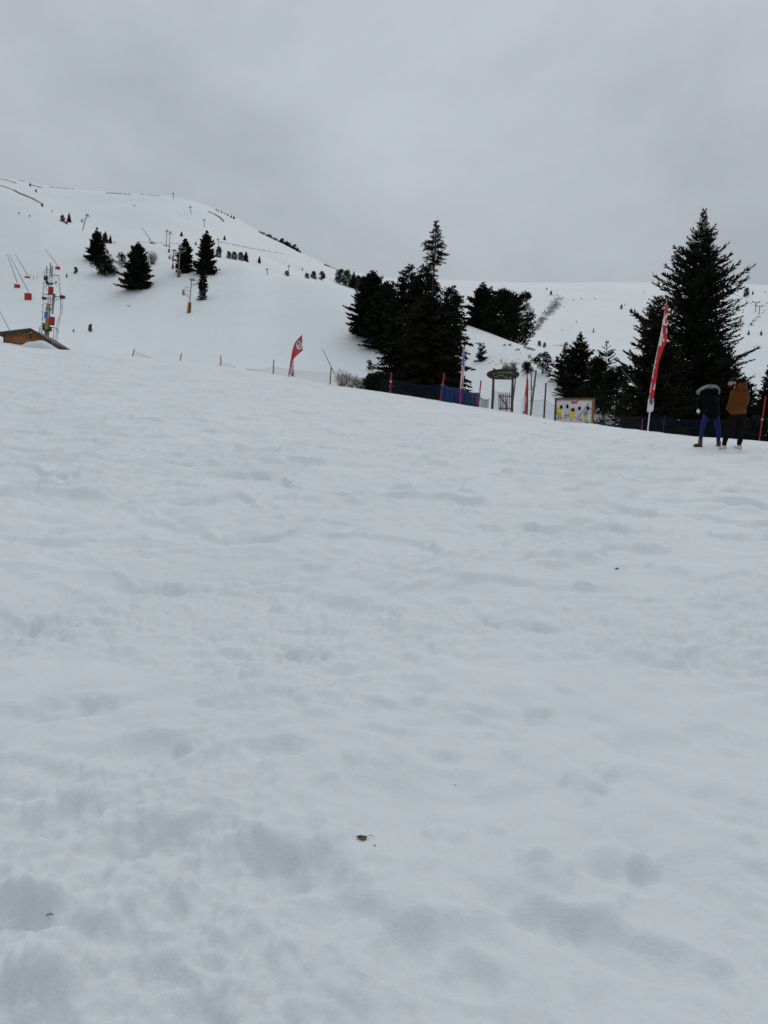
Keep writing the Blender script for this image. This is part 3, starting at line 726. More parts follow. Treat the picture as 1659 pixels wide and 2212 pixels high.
small('c0', 653, 584, 577, 'tiny grey spruce on the far slope above the short pine row', y0=240)
small('p1', 163, 590, 577, 'small dark bush on open snow right of the lift mast top', name='shrub', cat='bush')
small('c0', 144, 598, 588, 'tiny thin spruce just right of the lift mast', squash=.7)
small('p1', 195, 716, 700, 'little grey green pine alone on the snow right of the hut', name='young_pine', squash=.75)
small('p1', 159, 717, 712, 'tiny seedling tree on the snow close to the hut', name='young_pine', squash=.8)
small('p0', 65, 402, 396, 'small dark bush near the summit ridge at far left', name='shrub', cat='bush')
small('p1', 78, 415, 409, 'tiny dark bush below the summit ridge at far left', name='shrub', cat='bush')
small('p0', 91, 446, 439, 'small dark bush at the end of the long snow fence', name='shrub', cat='bush')
small('c2', 112, 458, 452, 'faint tiny tree on the ridge between the dark bush and the red mat', name='young_pine')
small('p0', 135, 479, 465, 'dark tree left of the small red mat on the ridge')
small('c1', 149, 480, 459, 'dark spruce right of the small red mat on the ridge', squash=.8)
for vx, vy in ((41, 462), (64, 468), (248, 526), (321, 566), (323, 520), (290, 445), (333, 528)):
    small('p1', vx, vy, vy - 3, 'tiny dark shrub dotted on the left snow slope', 'tiny shrubs on the left slope', name='shrub', cat='bush')
for vx, vy, h in ((467, 455, 4), (472, 457, 4), (479, 460, 5), (486, 463, 4), (492, 466, 5), (499, 470, 6), (505, 473, 7)):
    small('c1', vx, vy, vy - h, 'small dark tree in the row on the upper left skyline', 'trees on the upper left skyline', y0=300, squash=1.3)
rs = random.Random(4)
for k in range(26):
    f = k / 25.0; vx = 560 + 83 * f; vy = np.interp(vx, [560, 600, 625, 643], [501, 520, 531, 542]); h = 3 + 3 * rs.random() + (5 * rs.random() if f > .55 else 0)
    small(['c0', 'c1', 'c1', 'p1'][k % 4], vx, vy + 1.5, vy - h, 'small dark tree in the row stepping down the right skyline of the summit', 'trees stepping down the summit skyline', y0=300, squash=1.2)
small('c1', 648, 546, 539, 'single dark tree just below the end of the summit skyline row', y0=300)
small('p1', 1612, 641, 622, 'largest dark pine on the far slope right of the tallest fir', name='pine_tree', y0=150, squash=.9)
small('c1', 1626, 636, 627, 'small dark tree right of the largest pine on the far slope', y0=150, squash=.8)
small('c0', 1617, 723, 712, 'small pointed dark tree on the far slope near the lower fir branches', y0=150)
small('c0', 1644, 724, 713, 'small grey tree on the far slope near the right edge', y0=150)
small('p1', 1623, 702, 697, 'tiny dark shrub below the double chairlift pylons', name='shrub', y0=150, cat='bush')
small('p1', 1594, 651, 645, 'tiny dark shrub left of the double chairlift pylons', name='shrub', y0=150, cat='bush')
small('p0', 1342, 667, 658, 'small dark bush alone on the far slope left of the tallest fir', name='shrub', y0=150, squash=.8, cat='bush')
small('p1', 1190, 637, 629, 'small dark bush above the brown gully on the far slope', name='shrub', y0=150, cat='bush')
small('c0', 1181, 626, 620, 'tiny dark tree under the ridge above the brown gully', y0=150)
small('c2', 1282, 718, 707, 'faint grey spruce alone low on the far slope', y0=150)
small('p1', 1165, 747, 736, 'small dark pine beside the far picket snow fence', name='pine_tree', y0=80)
small('p1', 1176, 750, 740, 'smaller grey pine next to the far picket snow fence', name='pine_tree', y0=80)
for vx, vy in ((1256, 646), (1285, 646), (1349, 659), (1239, 648), (1176, 672), (1164, 690), (1158, 697), (1171, 686), (1100, 669), (1214, 713), (1245, 695), (1391, 632), (1606, 670), (1653, 632), (1656, 655), (1604, 675), (1147, 640), (1360, 672)):
    small('p1', vx, vy + 1, vy - 2, 'tiny dark shrub dotted on the far slope right of mid picture', 'tiny shrubs on the far slope', name='shrub', y0=150, cat='bush')

# bare bushes
def bare_bush(base, Hh, W, label, seed, n=60, mat='twig', cat='bush', group=None):
    R = random.Random(seed); mb = MB()
    for k in range(n):
        az = R.uniform(0, 6.28); sp = R.random() ** .6 * W / 2
        tip = Vector((math.cos(az) * sp, math.sin(az) * sp, Hh * R.uniform(.5, 1.0) * (1 - .35 * (sp / (W / 2)) ** 2)))
        b = Vector((tip.x * .25, tip.y * .25, -0.1)); mid = b.lerp(tip, .5) + Vector((R.uniform(-.1, .1) * W, R.uniform(-.1, .1) * W, .06 * Hh))
        mb.tube([b, mid, tip], [.014, .009, .004], 3, cap=False)
        for j in range(5):
            q = mid.lerp(tip, R.random()); mb.tube([q, q + Vector((R.uniform(-.16, .16) * W, R.uniform(-.16, .16) * W, R.uniform(.05, .28) * Hh))], [.006, .003], 3, cap=False)
    e = empty('bare_bush', base, label, cat, group)
    o = mb.build('twigs', M[mat], e); return e
bare_bush(crest(738), 1.15, 1.5, 'pale leafless bush behind the grey leaning pole', 71, 70, 'twig_pale')
bare_bush(crest(757), .95, 1.3, 'pale leafless bush, middle of three behind the net fence', 72, 55, 'twig_pale')
bare_bush(crest(780), .80, 1.4, 'darker leafless bush next to the squat juniper', 73, 70, 'twig')
p = hit(329, 571, 80); bare_bush(p, top_height(p, 542), vs(24, p.y), 'round leafless bush right of the broad spruce on the piste', 74, 160, 'twig')
p = hit(1092, 806, 45); bare_bush(p, top_height(p, 783), vs(22, p.y), 'grey leafless bush peeping over the hanging sign', 75, 90, 'twig')
for vx, vy, h, lab in ((1090, 747, 5, 'left'), (1101, 747, 6, 'right')):
    p = hit(vx, vy, 60); bare_bush(p, vs(h, p.y), vs(9, p.y), 'small bare shrub, %s one of two under the dark stand behind the sign' % lab, 76 + vx, 26, 'twig')

# ------------------------------------------------------------------ hut half buried in snow
def frame_at(p):                         # an upright frame at p whose x runs to the viewer's right
    d = Vector((p[0], p[1], 0)).normalized(); x = Vector((d.y, -d.x, 0))
    return x, d, Vector((0, 0, 1))
HUT_Y = 69.5
def zs(x, y): return (x * .16270 / 1.7939, (1000 + y * .16276) / 1.7939)        # sightings taken off an enlarged view of the hut and mast
def hz(x, y, dy=0.0): return at(*zs(x, y), HUT_Y + dy)
hut = empty('wooden_hut', hz(400, 1950), 'small orange brown plank hut with a grey roof, sunk in snow at the left edge', 'hut')
o0 = hut.location
# gable wall: boards cut along the roof slopes
eaveL, apex, eaveR = hz(-60, 1800), hz(775, 1700), hz(1270, 2010)
botL = hz(80, 2080)
xl, xr = hz(85, 1850).x, hz(1230, 2000).x
z0 = min(botL.z, hz(1230, 2000).z) - 0.4
def roof_z(x):
    if x < apex.x: return eaveL.z + (apex.z - eaveL.z) * (x - eaveL.x) / (apex.x - eaveL.x)
    return apex.z + (eaveR.z - apex.z) * (x - apex.x) / (eaveR.x - apex.x)
nb = 9; zt = apex.z - .10; bh = (zt - z0) / nb
for i in range(nb):
    za, zb = z0 + i * bh + .008, z0 + (i + 1) * bh - .008
    R_end = xr
    while R_end > apex.x and roof_z(R_end) - .06 < zb: R_end -= .02
    L_end = xl
    while L_end < apex.x and roof_z(L_end) - .06 < zb: L_end += .02
    if R_end - L_end < .2: continue
    y = HUT_Y + (0.012 if i % 2 else 0)
    mb = MB().quadbox((((L_end + R_end) / 2), y + .03, (za + zb) / 2), R_end - L_end, .05, zb - za)
    mb.build('plank', M['orange_wood' if i % 3 else 'red_wood'], hut, o0)
core = MB().prism([(xl + .05, HUT_Y + .08, z0), (xl + .05, HUT_Y + .08, roof_z(xl + .05) - .08), (apex.x, HUT_Y + .08, apex.z - .09), (xr - .05, HUT_Y + .08, roof_z(xr - .05) - .08), (xr - .05, HUT_Y + .08, z0)][::-1], -3.6)
core.build('wall', M['red_wood'], hut, o0)
def hquad(x0, y0, x1, y1, dy): return [hz(x0, y1, dy), hz(x1, y1, dy), hz(x1, y0, dy), hz(x0, y0, dy)]
MB().slab(hquad(150, 1875, 292, 1985, -.03), .03).build('shutter', M['red_wood'], hut, o0)
MB().slab(hquad(345, 1870, 610, 2030, -.03), .03).build('shutter', M['orange_wood'], hut, o0)
MB().slab(hquad(78, 1810, 100, 2060, -.05), .06).build('corner_post', M['dark_wood'], hut, o0)
MB().slab(hquad(705, 1735, 730, 1930, -.05), .06).build('lamp_post', M['dark_wood'], hut, o0)
MB().ball(hz(738, 1772, -.12), .10, .08, .06).build('outdoor_lamp', M['white_paint'], hut, o0, True)
for nm, a, b in (('roof', eaveL, apex), ('roof', apex, eaveR)):
    t = (b - a).normalized(); nn = Vector((-t.z, 0, t.x))
    ov = .35
    A, B = a - Vector((0, ov, 0)), b - Vector((0, ov, 0)); C2, D2 = b + Vector((0, 4.0, 0)), a + Vector((0, 4.0, 0))
    MB().slab([A, B, C2, D2], .13).build(nm, M['roof_felt'], hut, o0)
    MB().slab([A - nn * .10 - Vector((0, .03, 0)), B - nn * .10 - Vector((0, .03, 0)), B + nn * .05 - Vector((0, .03, 0)), A + nn * .05 - Vector((0, .03, 0))], -.03).build('fascia', M['grey_wood'], hut, o0)
# snow banked against the wall
mb = MB()
drift = [(560, 2035), (640, 1960), (720, 1915), (820, 1925), (930, 1890), (1040, 1895), (1150, 1960), (1260, 2040), (1400, 2110)]
R = random.Random(5)
for k in range(len(drift) - 1):
    for f in np.linspace(0, 1, 7)[:-1]:
        x = drift[k][0] + (drift[k + 1][0] - drift[k][0]) * f; y = drift[k][1] + (drift[k + 1][1] - drift[k][1]) * f
        c = hz(x, y + 62, -.45) - Vector((0, 0, 1.0)); mb.ball(c, .55, .75, 1.0)
for x in range(60, 620, 40):
    yy = np.interp(x, [60, 290, 330, 540, 620], [1950, 1950, 1975, 2000, 1985]); mb.ball(hz(x, yy + 66, -.45) - Vector((0, 0, 1.0)), .5, .75, 1.0)
d = mb.build('snow_drift', M_SNOW, None, None, True); tag(d, kind='structure')
rm = d.modifiers.new('r', 'REMESH'); rm.mode = 'VOXEL'; rm.voxel_size = .09; rm.use_smooth_shade = True
sm_ = d.modifiers.new('s', 'SMOOTH'); sm_.iterations = 14; sm_.factor = .6

# ------------------------------------------------------------------ lift mast behind the hut
MY = 74.0
def mz(x, y, dy=0.0): return at(*zs(x, y), MY + dy)
mast = empty('lift_mast', mz(1105, 1870), 'tall lift mast beside the hut with red mats, a blue sign and hooped cables', 'ski lift mast')
mo = mast.location
def mpart(name, mat, fn, parent=mast, smooth_shade=False):
    mb = MB(); fn(mb); return mb.build(name, M[mat], parent, mo if parent is mast else None, smooth_shade)
mpart('pillar', 'mast_yellow', lambda b: (b.tube([mz(1105, 1990), mz(1125, 1650), mz(1148, 1240)], [.20, .25, .20], 10), b.tube([mz(1148, 1240), mz(1152, 1190), mz(1155, 1110)], [.27, .27, .14], 10)))
mpart('rail', 'mast_yellow', lambda b: b.tube([mz(1136, 1120), mz(1160, 640)], .035, 6))
mpart('rail', 'mast_yellow', lambda b: b.tube([mz(1190, 1120), mz(1208, 640)], .035, 6))
mpart('column', 'steel', lambda b: b.tube([mz(1248, 1330), mz(1262, 1130), mz(1285, 860)], [.09, .11, .14], 8))
mpart('antenna', 'steel', lambda b: b.tube([mz(1103, 500), mz(1117, 190)], [.07, .05], 6))
mpart('antenna', 'steel', lambda b: b.tube([mz(1186, 480), mz(1206, 118)], [.07, .06], 6))
mpart('antenna', 'steel', lambda b: b.tube([mz(1232, 570), mz(1246, 190)], [.09, .07], 6))
mpart('floodlight', 'white_paint', lambda b: b.ball(mz(1196, 525, -.25), .26, .16, .30), smooth_shade=True)
mpart('motor', 'dark_steel', lambda b: (b.quadbox(mz(1100, 482), .36, .3, .34), b.quadbox(mz(1132, 560), .26, .3, .42), b.quadbox(mz(1185, 605), .5, .3, .20)))
def mat_pad(x, y, w, h, sk, mat, dy, name):
    e = mpart(name, 'pad_edge', lambda b: b.slab([mz(x - w / 2 - 8, y + h / 2 + 8, dy), mz(x + w / 2 + 8, y + h / 2 + sk + 8, dy), mz(x + w / 2 + 16, y - h / 2 + sk - 8, dy), mz(x - w / 2 + 8, y - h / 2 - 8, dy)], .16))
    mb = MB().slab([mz(x - w / 2, y + h / 2, dy - .02), mz(x + w / 2, y + h / 2 + sk, dy - .02), mz(x + w / 2 + 8, y - h / 2 + sk, dy - .02), mz(x - w / 2 + 8, y - h / 2, dy - .02)], .015)
    o = mb.build('face', M[mat], e, mo); return e
mat_pad(1198, 765, 92, 160, 8, 'pad_red', -.35, 'padded_mat')
mat_pad(1222, 1490, 106, 185, 12, 'pad_red', -.35, 'padded_mat')
e = mpart('sign_plate', 'white_paint', lambda b: b.slab([mz(1040, 1452, -.4), mz(1150, 1440, -.4), mz(1162, 1252, -.4), mz(1052, 1266, -.4)], .05))
MB().slab([mz(1052, 1436, -.42), mz(1140, 1426, -.42), mz(1150, 1266, -.42), mz(1062, 1280, -.42)], .015).build('sign_face', M['sign_blue'], e, mo)
mpart('cross_arm', 'steel', lambda b: b.tube([mz(1062, 942, -.2), mz(1265, 972, -.2)], .045, 6))
mpart('cross_arm', 'steel', lambda b: (b.tube([mz(1290, 908), mz(1492, 942)], .04, 6), b.tube([mz(1292, 1032), mz(1470, 950)], .025, 6), b.tube([mz(1292, 915), mz(1390, 990)], .02, 6)))
mpart('cross_arm', 'dark_steel', lambda b: b.tube([mz(1068, 1088), mz(1255, 1116)], .04, 6))
mpart('cross_arm', 'steel', lambda b: (b.tube([mz(1088, 655), mz(1292, 602)], .035, 6), b.tube([mz(1088, 655), mz(1135, 780)], .03, 6)))
mpart('cross_arm', 'steel', lambda b: b.tube([mz(1258, 400), mz(1402, 416)], .05, 6))
mpart('cross_arm', 'steel', lambda b: (b.tube([mz(1075, 265), mz(1235, 282)], .03, 6), b.tube([mz(1100, 340), mz(1220, 330)], .03, 6)))
mpart('brace', 'steel', lambda b: (b.tube([mz(1140, 980), mz(1240, 1080)], .02, 5), b.tube([mz(1140, 1090), mz(1250, 980)], .02, 5)))
mpart('footplate', 'dark_steel', lambda b: b.slab([mz(1070, 862, -.6), mz(1330, 862, -.6), mz(1330, 852, .4), mz(1070, 852, .4)], .05))
mpart('sheave', 'dark_steel', lambda b: (b.quadbox(mz(1487, 930), .42, .3, .28),))
mpart('sheave', 'dark_steel', lambda b: (b.quadbox(mz(1055, 960, -.2), .34, .3, .22),))
mpart('platform', 'dark_steel', lambda b: (b.slab([mz(1005, 1690, -.5), mz(1245, 1725, -.5), mz(1245, 1712, .6), mz(1005, 1676, .6)], .09), b.quadbox(mz(1052, 1640), .14, .3, .7), b.quadbox(mz(1195, 1675), .2, .3, .3)))
mpart('guard_rail', 'steel', lambda b: b.tube([mz(940, 1790), mz(936, 1680), mz(955, 1630), mz(1070, 1640)], .04, 6))
mpart('guard_rail', 'steel', lambda b: b.tube([mz(1000, 1790), mz(970, 1730), mz(965, 1680), mz(1060, 1672)], .035, 6))
mpart('guard_rail', 'steel', lambda b: b.tube([mz(1225, 1650), mz(1300, 1660), mz(1365, 1690), mz(1388, 1730), mz(1386, 1790)], .045, 6))
mpart('support', 'steel', lambda b: b.tube([mz(1285, 1680), mz(1272, 1970)], .03, 6))
mpart('support', 'steel', lambda b: b.tube([mz(1342, 1690), mz(1328, 2000)], .03, 6))
mpart('cable_ladder', 'steel', lambda b: (b.tube([mz(1066, 300), mz(1060, 500), mz(1044, 840), mz(1030, 1050), mz(1016, 1400), mz(1008, 1800)], .026, 5),
      [b.tube([mz(1048 - (y - 600) * .036 + 18 * 0, y), mz(1022 - (y - 600) * .036, y + 8), mz(1016 - (y - 600) * .036, y + 45), mz(1046 - (y - 600) * .036, y + 68)], .022, 5) for y in (585, 695, 805, 895, 1100, 1255, 1410, 1545)]))
mpart('cable_ladder', 'steel', lambda b: (b.tube([mz(1392, 420), mz(1420, 760), mz(1450, 960), mz(1452, 1310), mz(1408, 1400), mz(1390, 1620), mz(1358, 2010)], .022, 5), b.tube([mz(1500, 960), mz(1478, 1360)], .018, 5), b.tube([mz(1440, 990), mz(1432, 1580)], .014, 5),
      [b.tube([mz(1392 + (y - 480) * .1, y), mz(1422 + (y - 480) * .1, y + 6), mz(1425 + (y - 480) * .1, y + 40), mz(1396 + (y - 480) * .1, y + 66)], .02, 5) for y in (480, 590, 690, 815, 950, 1130)], b.tube([mz(1410, 1400), mz(1350, 1570), mz(1340, 1690)], .02, 5)))
mpart('cable', 'cable', lambda b: b.tube([mz(1066, 300), mz(1000, 345), mz(985, 400), mz(1060, 440)], .012, 4))
mpart('cable', 'cable', lambda b: b.tube([mz(1300, 430), mz(1310, 600), mz(1350, 690), mz(1390, 640)], .012, 4))
mpart('insulator', 'dark_steel', lambda b: b.ball(mz(1335, 580), .07, .07, .14))

# ------------------------------------------------------------------ snow lances with red mats at their feet
def lance(top, foot, pad, label, sheer=0.0, group='snow lances with red mats', Y=None):
    bx, by = (pad[0], pad[1] + pad[3] / 2) if pad else foot
    p = hit(bx, by, 60) if Y is None else stand(bx, by, Y); Y = p.y
    e = empty('snow_lance', p, label, 'snow lance', group)
    r = max(.030, .00042 * Y)
    f = at(foot[0], foot[1], Y + .2); t = at(top[0], top[1], Y + .2)
    MB().tube([f, f.lerp(t, .5), t], [r, r * .8, r * .6], 6).build('pole', M['cable'], e, p)
    if pad:
        x, y, w, h = pad
        q = [at(x - w / 2, y + h / 2, Y), at(x + w / 2, y + h / 2 + sheer, Y), at(x + w / 2, y - h / 2 + sheer, Y), at(x - w / 2, y - h / 2, Y)]
        o = MB().slab(q, .25).build('mat', M['pad_edge'], e, p)
        k = .84; c = sum(q, Vector()) / 4; off = Vector((0, -.03, 0))
        MB().slab([c + (v - c) * k + off for v in q], .02).build('mat_face', M['pad_red'], o, p)
    return e
lance((14, 547), (36, 612), (36, 617.5), 0) if False else None
lance((15, 548), (37.5, 611), (36.3, 617.5, 11.5, 8.5), 'snow lance with a small tilted red mat, left of the largest mat', 1.2)
lance((20, 550), (62.5, 632), (60, 640, 14.5, 15), 'snow lance with the largest square red mat, above the hut', 1.2)
lance((33, 550), (60, 594), (58.5, 598, 10, 4), 'snow lance with a low dark edged red mat beyond the largest mat', 1.0)
lance((97, 537), (125, 574), (124, 578.5, 9.5, 6), 'snow lance with a red mat beside the top of the lift mast')
lance((224, 524), (231, 538), (231, 542, 6, 5), 'snow lance with a red mat right of the slim spruce')
lance((307, 492), (326, 519), (327, 524, 6, 4), 'snow lance with a red mat above the broad spruce')
lance((133, 461), (141, 475), (143, 481, 6, 5.5), 'snow lance with a red mat between two dark trees on the far left ridge')
lance((-6, 662), (20.5, 713), None, 'grey leaning lance rising behind the roof of the hut', Y=76, group=None)
lance((697, 755), (722, 806), None, 'grey leaning lance behind the pale bare bushes at the fence', Y=60, group=None)
lance((1342, 796), (1376, 838), None, 'pale leaning lance in front of the dark firs left of the red flag', Y=36, group=None)
for vx, vt, vb, wh in ((64, 591, 601, 'nearest to'), (72, 594, 604, 'second from'), (80, 592, 602, 'farthest from')):
    p = hit(vx, vb, 80); e = tag(MB().tube([(0, 0, -.2), (.05, 0, vs(vb - vt, p.y))], .04, 5).build('stake', M['cable']), 'thin grey stake %s the dark edged red mat' % wh, 'stake', 'thin stakes on the left slope'); e.location = p

# ------------------------------------------------------------------ T bar lift pylons
def pylon(top, foot, label, base=None, arm=1.0, group='drag lift pylons', detail=True, y0=80):
    p = hit(foot[0], foot[1], y0); Y = p.y
    Hh = top_height(p, top[1]); lean = at(top[0], top[1], Y).x - p.x
    e = empty('lift_pylon', p, label, 'lift pylon', group)
    P = lambda x, z, y=0.0: (x + lean * z / Hh, y, z)
    r = max(.10, (.0006 if detail else .00042) * Y)
    MB().tube([P(0, -.3), P(0, Hh * .5), P(0, Hh)], [r * 1.1, r, r * .8], 8).build('mast', M['steel'], e)
    u = Hh / 8.0 * arm
    if detail:
        b = MB(); b.tube([P(-.05, Hh * .86), P(1.75 * u, Hh * .90)], .07, 5); b.tube([P(0, Hh * .78), P(1.75 * u, Hh * .90)], .05, 5); b.tube([P(.1, Hh * .97), P(1.7 * u, Hh * .99)], .05, 5); b.tube([P(1.1 * u, Hh * .84), P(1.7 * u, Hh * .99)], .04, 5)
        b.build('upper_arm', M['steel'], e)
        b = MB(); b.tube([P(0, Hh * .62), P(-1.75 * u, Hh * .74)], .06, 5); b.tube([P(0, Hh * .74), P(-1.5 * u, Hh * .78)], .05, 5); b.tube([P(0, Hh * .44), P(-1.6 * u, Hh * .56)], .06, 5); b.tube([P(0, Hh * .52), P(-1.7 * u, Hh * .60)], .05, 5)
        b.build('lower_arm', M['steel'], e)
        MB().quadbox(P(-1.75 * u, Hh * .60), .35, .4, 1.3 * u).build('sheave_train', M['steel'], e)
        MB().quadbox(P(0.1, Hh), .8, .5, .34).build('head', M['steel'], e)
    else:
        MB().tube([P(-1.5 * u, Hh * .90), P(1.5 * u, Hh * .94)], r * .7, 5).build('cross_arm', M['steel'], e)
        MB().quadbox(P(0, Hh), r * 5, r * 3, r * 3).build('head', M['steel'], e)
    if base:
        m, h, w = base
        bh = vs(h, Y); bw = vs(w, Y)
        MB().tube([P(0, -.2), P(0, bh)], [bw * .5, bw * .40], 8).build('padding', M[m], e)
        MB().tube([P(.12 * bw, -.18, -bw * .3), P(.12 * bw, bh * .9, -bw * .3)], [bw * .24, bw * .2], 6).build('padding_strip', M['dark_wood'], e)
    return e
pylon((414, 604), (408, 675), 'nearest drag lift pylon, with an ochre padded foot and struts to both sides', ('pad_yellow', 22, 10))
pylon((389, 534), (386, 598), 'drag lift pylon with an ochre padded foot in front of a dark spruce', ('pad_yellow', 15, 9))
pylon((375.5, 541), (373, 580), 'drag lift pylon with a red padded foot left of the ochre footed one', ('pad_red', 9, 5))
pylon((367.5, 502), (365, 545), 'slim drag lift pylon with a red padded foot, up the slope', ('pad_red', 7, 5), detail=False)
pylon((360.5, 498), (359, 533), 'slim drag lift pylon with bare foot beside a red footed one', None, detail=False)
pylon((187.5, 464), (178.5, 497), 'leaning grey pylon alone on the snow near the far left ridge', None)
pylon((471, 517), (473, 534), 'small pale pylon behind the dark pine at the thin tipped spruce', None, detail=False)
pylon((441, 475), (442, 490), 'tiny pylon on the mountain face directly above the thin tipped spruce', None, detail=False, y0=230)
pylon((411, 447), (413, 463), 'tiny pylon halfway up the mountain face', None, detail=False, y0=230)
pylon((374, 418), (375, 430), 'tiny pylon on the summit skyline', None, detail=False, y0=230)
pylon((624, 574), (623.5, 592), 'thin T shaped pylon over a low bush at the knoll edge', None, detail=False)
pylon((577, 582), (578, 593), 'tiny T shaped pylon on the snow left of the low knoll bush', None, detail=False)
def chair_pylon(top, foot, label):
    p = hit(foot[0], foot[1], 150); Y = p.y; Hh = top_height(p, top[1])
    e = empty('chairlift_pylon', p, label, 'lift pylon', 'double chairlift pylons')
    r = .0011 * Y * .5
    MB().tube([(0, 0, -.5), (0, 0, Hh * .93)], [r * 1.2, r], 8).build('mast', M['steel'], e)
    w = vs(7, Y)
    MB().tube([(-w, 0, Hh * .95), (0, 0, Hh * .9), (w, 0, Hh * .95)], [r * .8, r * 1.3, r * .8], 6).build('cross_arm', M['steel'], e)
    for s in (-1, 1): MB().quadbox((s * w, 0, Hh), w * .5, r * 2, r * 2).build('sheave_train', M['steel'], e)
chair_pylon((1635, 652), (1632, 673), 'left of the double chairlift pylons on the far slope')
chair_pylon((1645, 660), (1640, 678), 'right of the double chairlift pylons on the far slope')
for i, (vx, vy) in enumerate(((1593, 639), (1602.5, 645.5), (1612, 650), (1621.5, 656), (1631, 660), (1648, 676), (1651, 671))):
    p = hit(vx, vy + 4, 150); Y = p.y * .985; c = at(vx, vy, Y)
    e = empty('lift_chair', c, 'tiny chair hanging on the chairlift line across the far slope', 'lift chair', 'chairs on the far chairlift')
    w = vs(1.4, Y)
    MB().quadbox((0, 0, 0), w * 1.4, w, w * .5).quadbox((0, w * .5, w * .5), w * 1.4, w * .25, w).build('seat', M['dark_steel'], e)
    MB().tube([(0, 0, 0), (w, 0, w * 2.2)], w * .14, 4).build('hanger', M['steel'], e)

# ------------------------------------------------------------------ net fences along the crest
def rib(vs_, fs_, a, b, w):
    k = len(vs_); up = Vector((0, 0, w / 2)) if abs((b - a).normalized().z) < .7 else Vector((w / 2, 0, 0))
    vs_ += [a - up, b - up, b + up, a + up]; fs_.append((k, k + 1, k + 2, k + 3))
def net(parent, posts, cell, mat, wire=.007, sag=.08, drop=.0, o0=None, band=True):
    """a net between posts = [(foot, height where its upper edge is tied)]"""
    v, f = [], []
    for (a, ha), (b, hb) in zip(posts[:-1], posts[1:]):
        L = (b - a).length; n = max(3, int(L / cell)); m = max(2, int(max(ha, hb) / cell))
        G = []
        for i in range(n + 1):
            s = i / n; p = a.lerp(b, s); p.z = H(p.x, p.y) - drop; hh = ha + (hb - ha) * s - sag * 4 * s * (1 - s) + .02 * math.sin(i * 1.7)
            wob = .05 * math.sin(i * .45 + L) + .03 * math.sin(i * 1.3)
            G.append([p + Vector((0, wob * math.sin(3.1 * j / m), max(.05, hh) * j / m)) for j in range(m + 1)])
        for i in range(n + 1):
            for j in range(m):
                rib(v, f, G[i][j], G[i][j + 1], wire)
        for i in range(n):
            for j in range(m + 1):
                rib(v, f, G[i][j], G[i + 1][j], wire * (2.2 if j == m and band else 1))
    o0 = Vector(o0) if o0 is not None else Vector()
    me = bpy.data.meshes.new('net'); me.from_pydata([tuple(p - o0) for p in v], [], f); me.materials.append(M[mat]); me.update()
    return tag(link('net', me, parent), kind='stuff')
def post(parent, foot, tip, r, mat, name='post', clip=None, o0=None, sink=.25):
    foot, tip = Vector(foot), Vector(tip); d = (tip - foot).normalized()
    o = MB().tube([foot - d * sink, foot.lerp(tip, .5), tip], [r, r, r * .95], 8).build(name, M[mat], parent, o0)
    if clip: MB().ball(foot.lerp(tip, clip), r * 1.9, r * 1.9, r * 1.8, 8, 6).build('clip', M['clip_yellow'], o, o0)
    return o
def cpost(vx, vtop, dx=0.0, k=.985):
    """foot on the crest below (vx), tip on the sight line of its upper end"""
    f = crest(vx, k); t = at(vx + dx, vtop, f.y); return f, t
# left fence of wooden stakes
fe = empty('net_fence', crest(480), 'thin grey net fence on wooden stakes, half sunk along the left snow crest', 'fence'); fo = fe.location
L = [cpost(286, 753, 5), cpost(389, 763, 3), cpost(477, 768, 0), cpost(590, 777, 1.5), cpost(713, 793, 2.5)]
for f, t in L: post(fe, f, t, .050, 'stake_wood', 'stake', o0=fo)
net(fe, [(L[0][0], .55), (L[0][0].lerp(L[1][0], .4), .05)], 0.10, 'net_grey', .006, 0, o0=fo)
net(fe, [(L[1][0].lerp(L[2][0], .9), .06), (L[2][0], .32), (L[2][0].lerp(L[3][0], .3), .05)], 0.10, 'net_grey', .006, 0, o0=fo)
net(fe, [(L[2][0].lerp(L[3][0], .5), .05), (L[3][0], .55), (L[4][0], .80), (crest(800), .75)], .10, 'net_grey', .0055, .10, o0=fo)
# blue safety net with red poles
fb = empty('safety_net_fence', crest(950), 'dark blue safety net on red poles in front of the bush of trees', 'fence'); fo = fb.location
B = [cpost(843, 805, 2.5), cpost(951, 806, 9), cpost(1033, 822, 6)]
for f, t in B: post(fb, f, t, .042, 'pole_red', 'pole', .56, fo)
far_b = [(crest(797), 1.0), (B[0][0], .95), (B[1][0], .95), (B[2][0], .72), (crest(1056), .55)]
net(fb, far_b, .075, 'net_navy', .009, .22, o0=fo)
net(fb, [(B[1][0], 1.0), (crest(994), .88), (B[2][0], .80)], .030, 'net_blue', .017, .10, o0=fo)
net(fb, [(p + Vector((0, .35, 0)), h * .9) for p, h in far_b[2:5]], .07, 'net_blue', .013, .1, o0=fo)
# pale net between the hanging sign and the cutout board
fp = empty('safety_net_fence', crest(1150), 'pale blue net on weathered poles between the hanging sign and the cutout board', 'fence'); fo = fp.location
q = [cpost(1147, 805, 1.0), cpost(1175, 827, 4.5)]
post(fp, *q[0], .030, 'red_wood', 'stake', o0=fo); post(fp, *q[1], .042, 'grey_wood', 'stake', o0=fo)
net(fp, [(crest(1125), .8), (q[0][0], .80), (q[1][0], .92), (crest(1199), .70)], .11, 'net_pale', .008, .06, o0=fo)
net(fp, [(crest(1060), .95), (crest(1100), 1.0)], .09, 'net_pale', .009, .05, o0=fo)
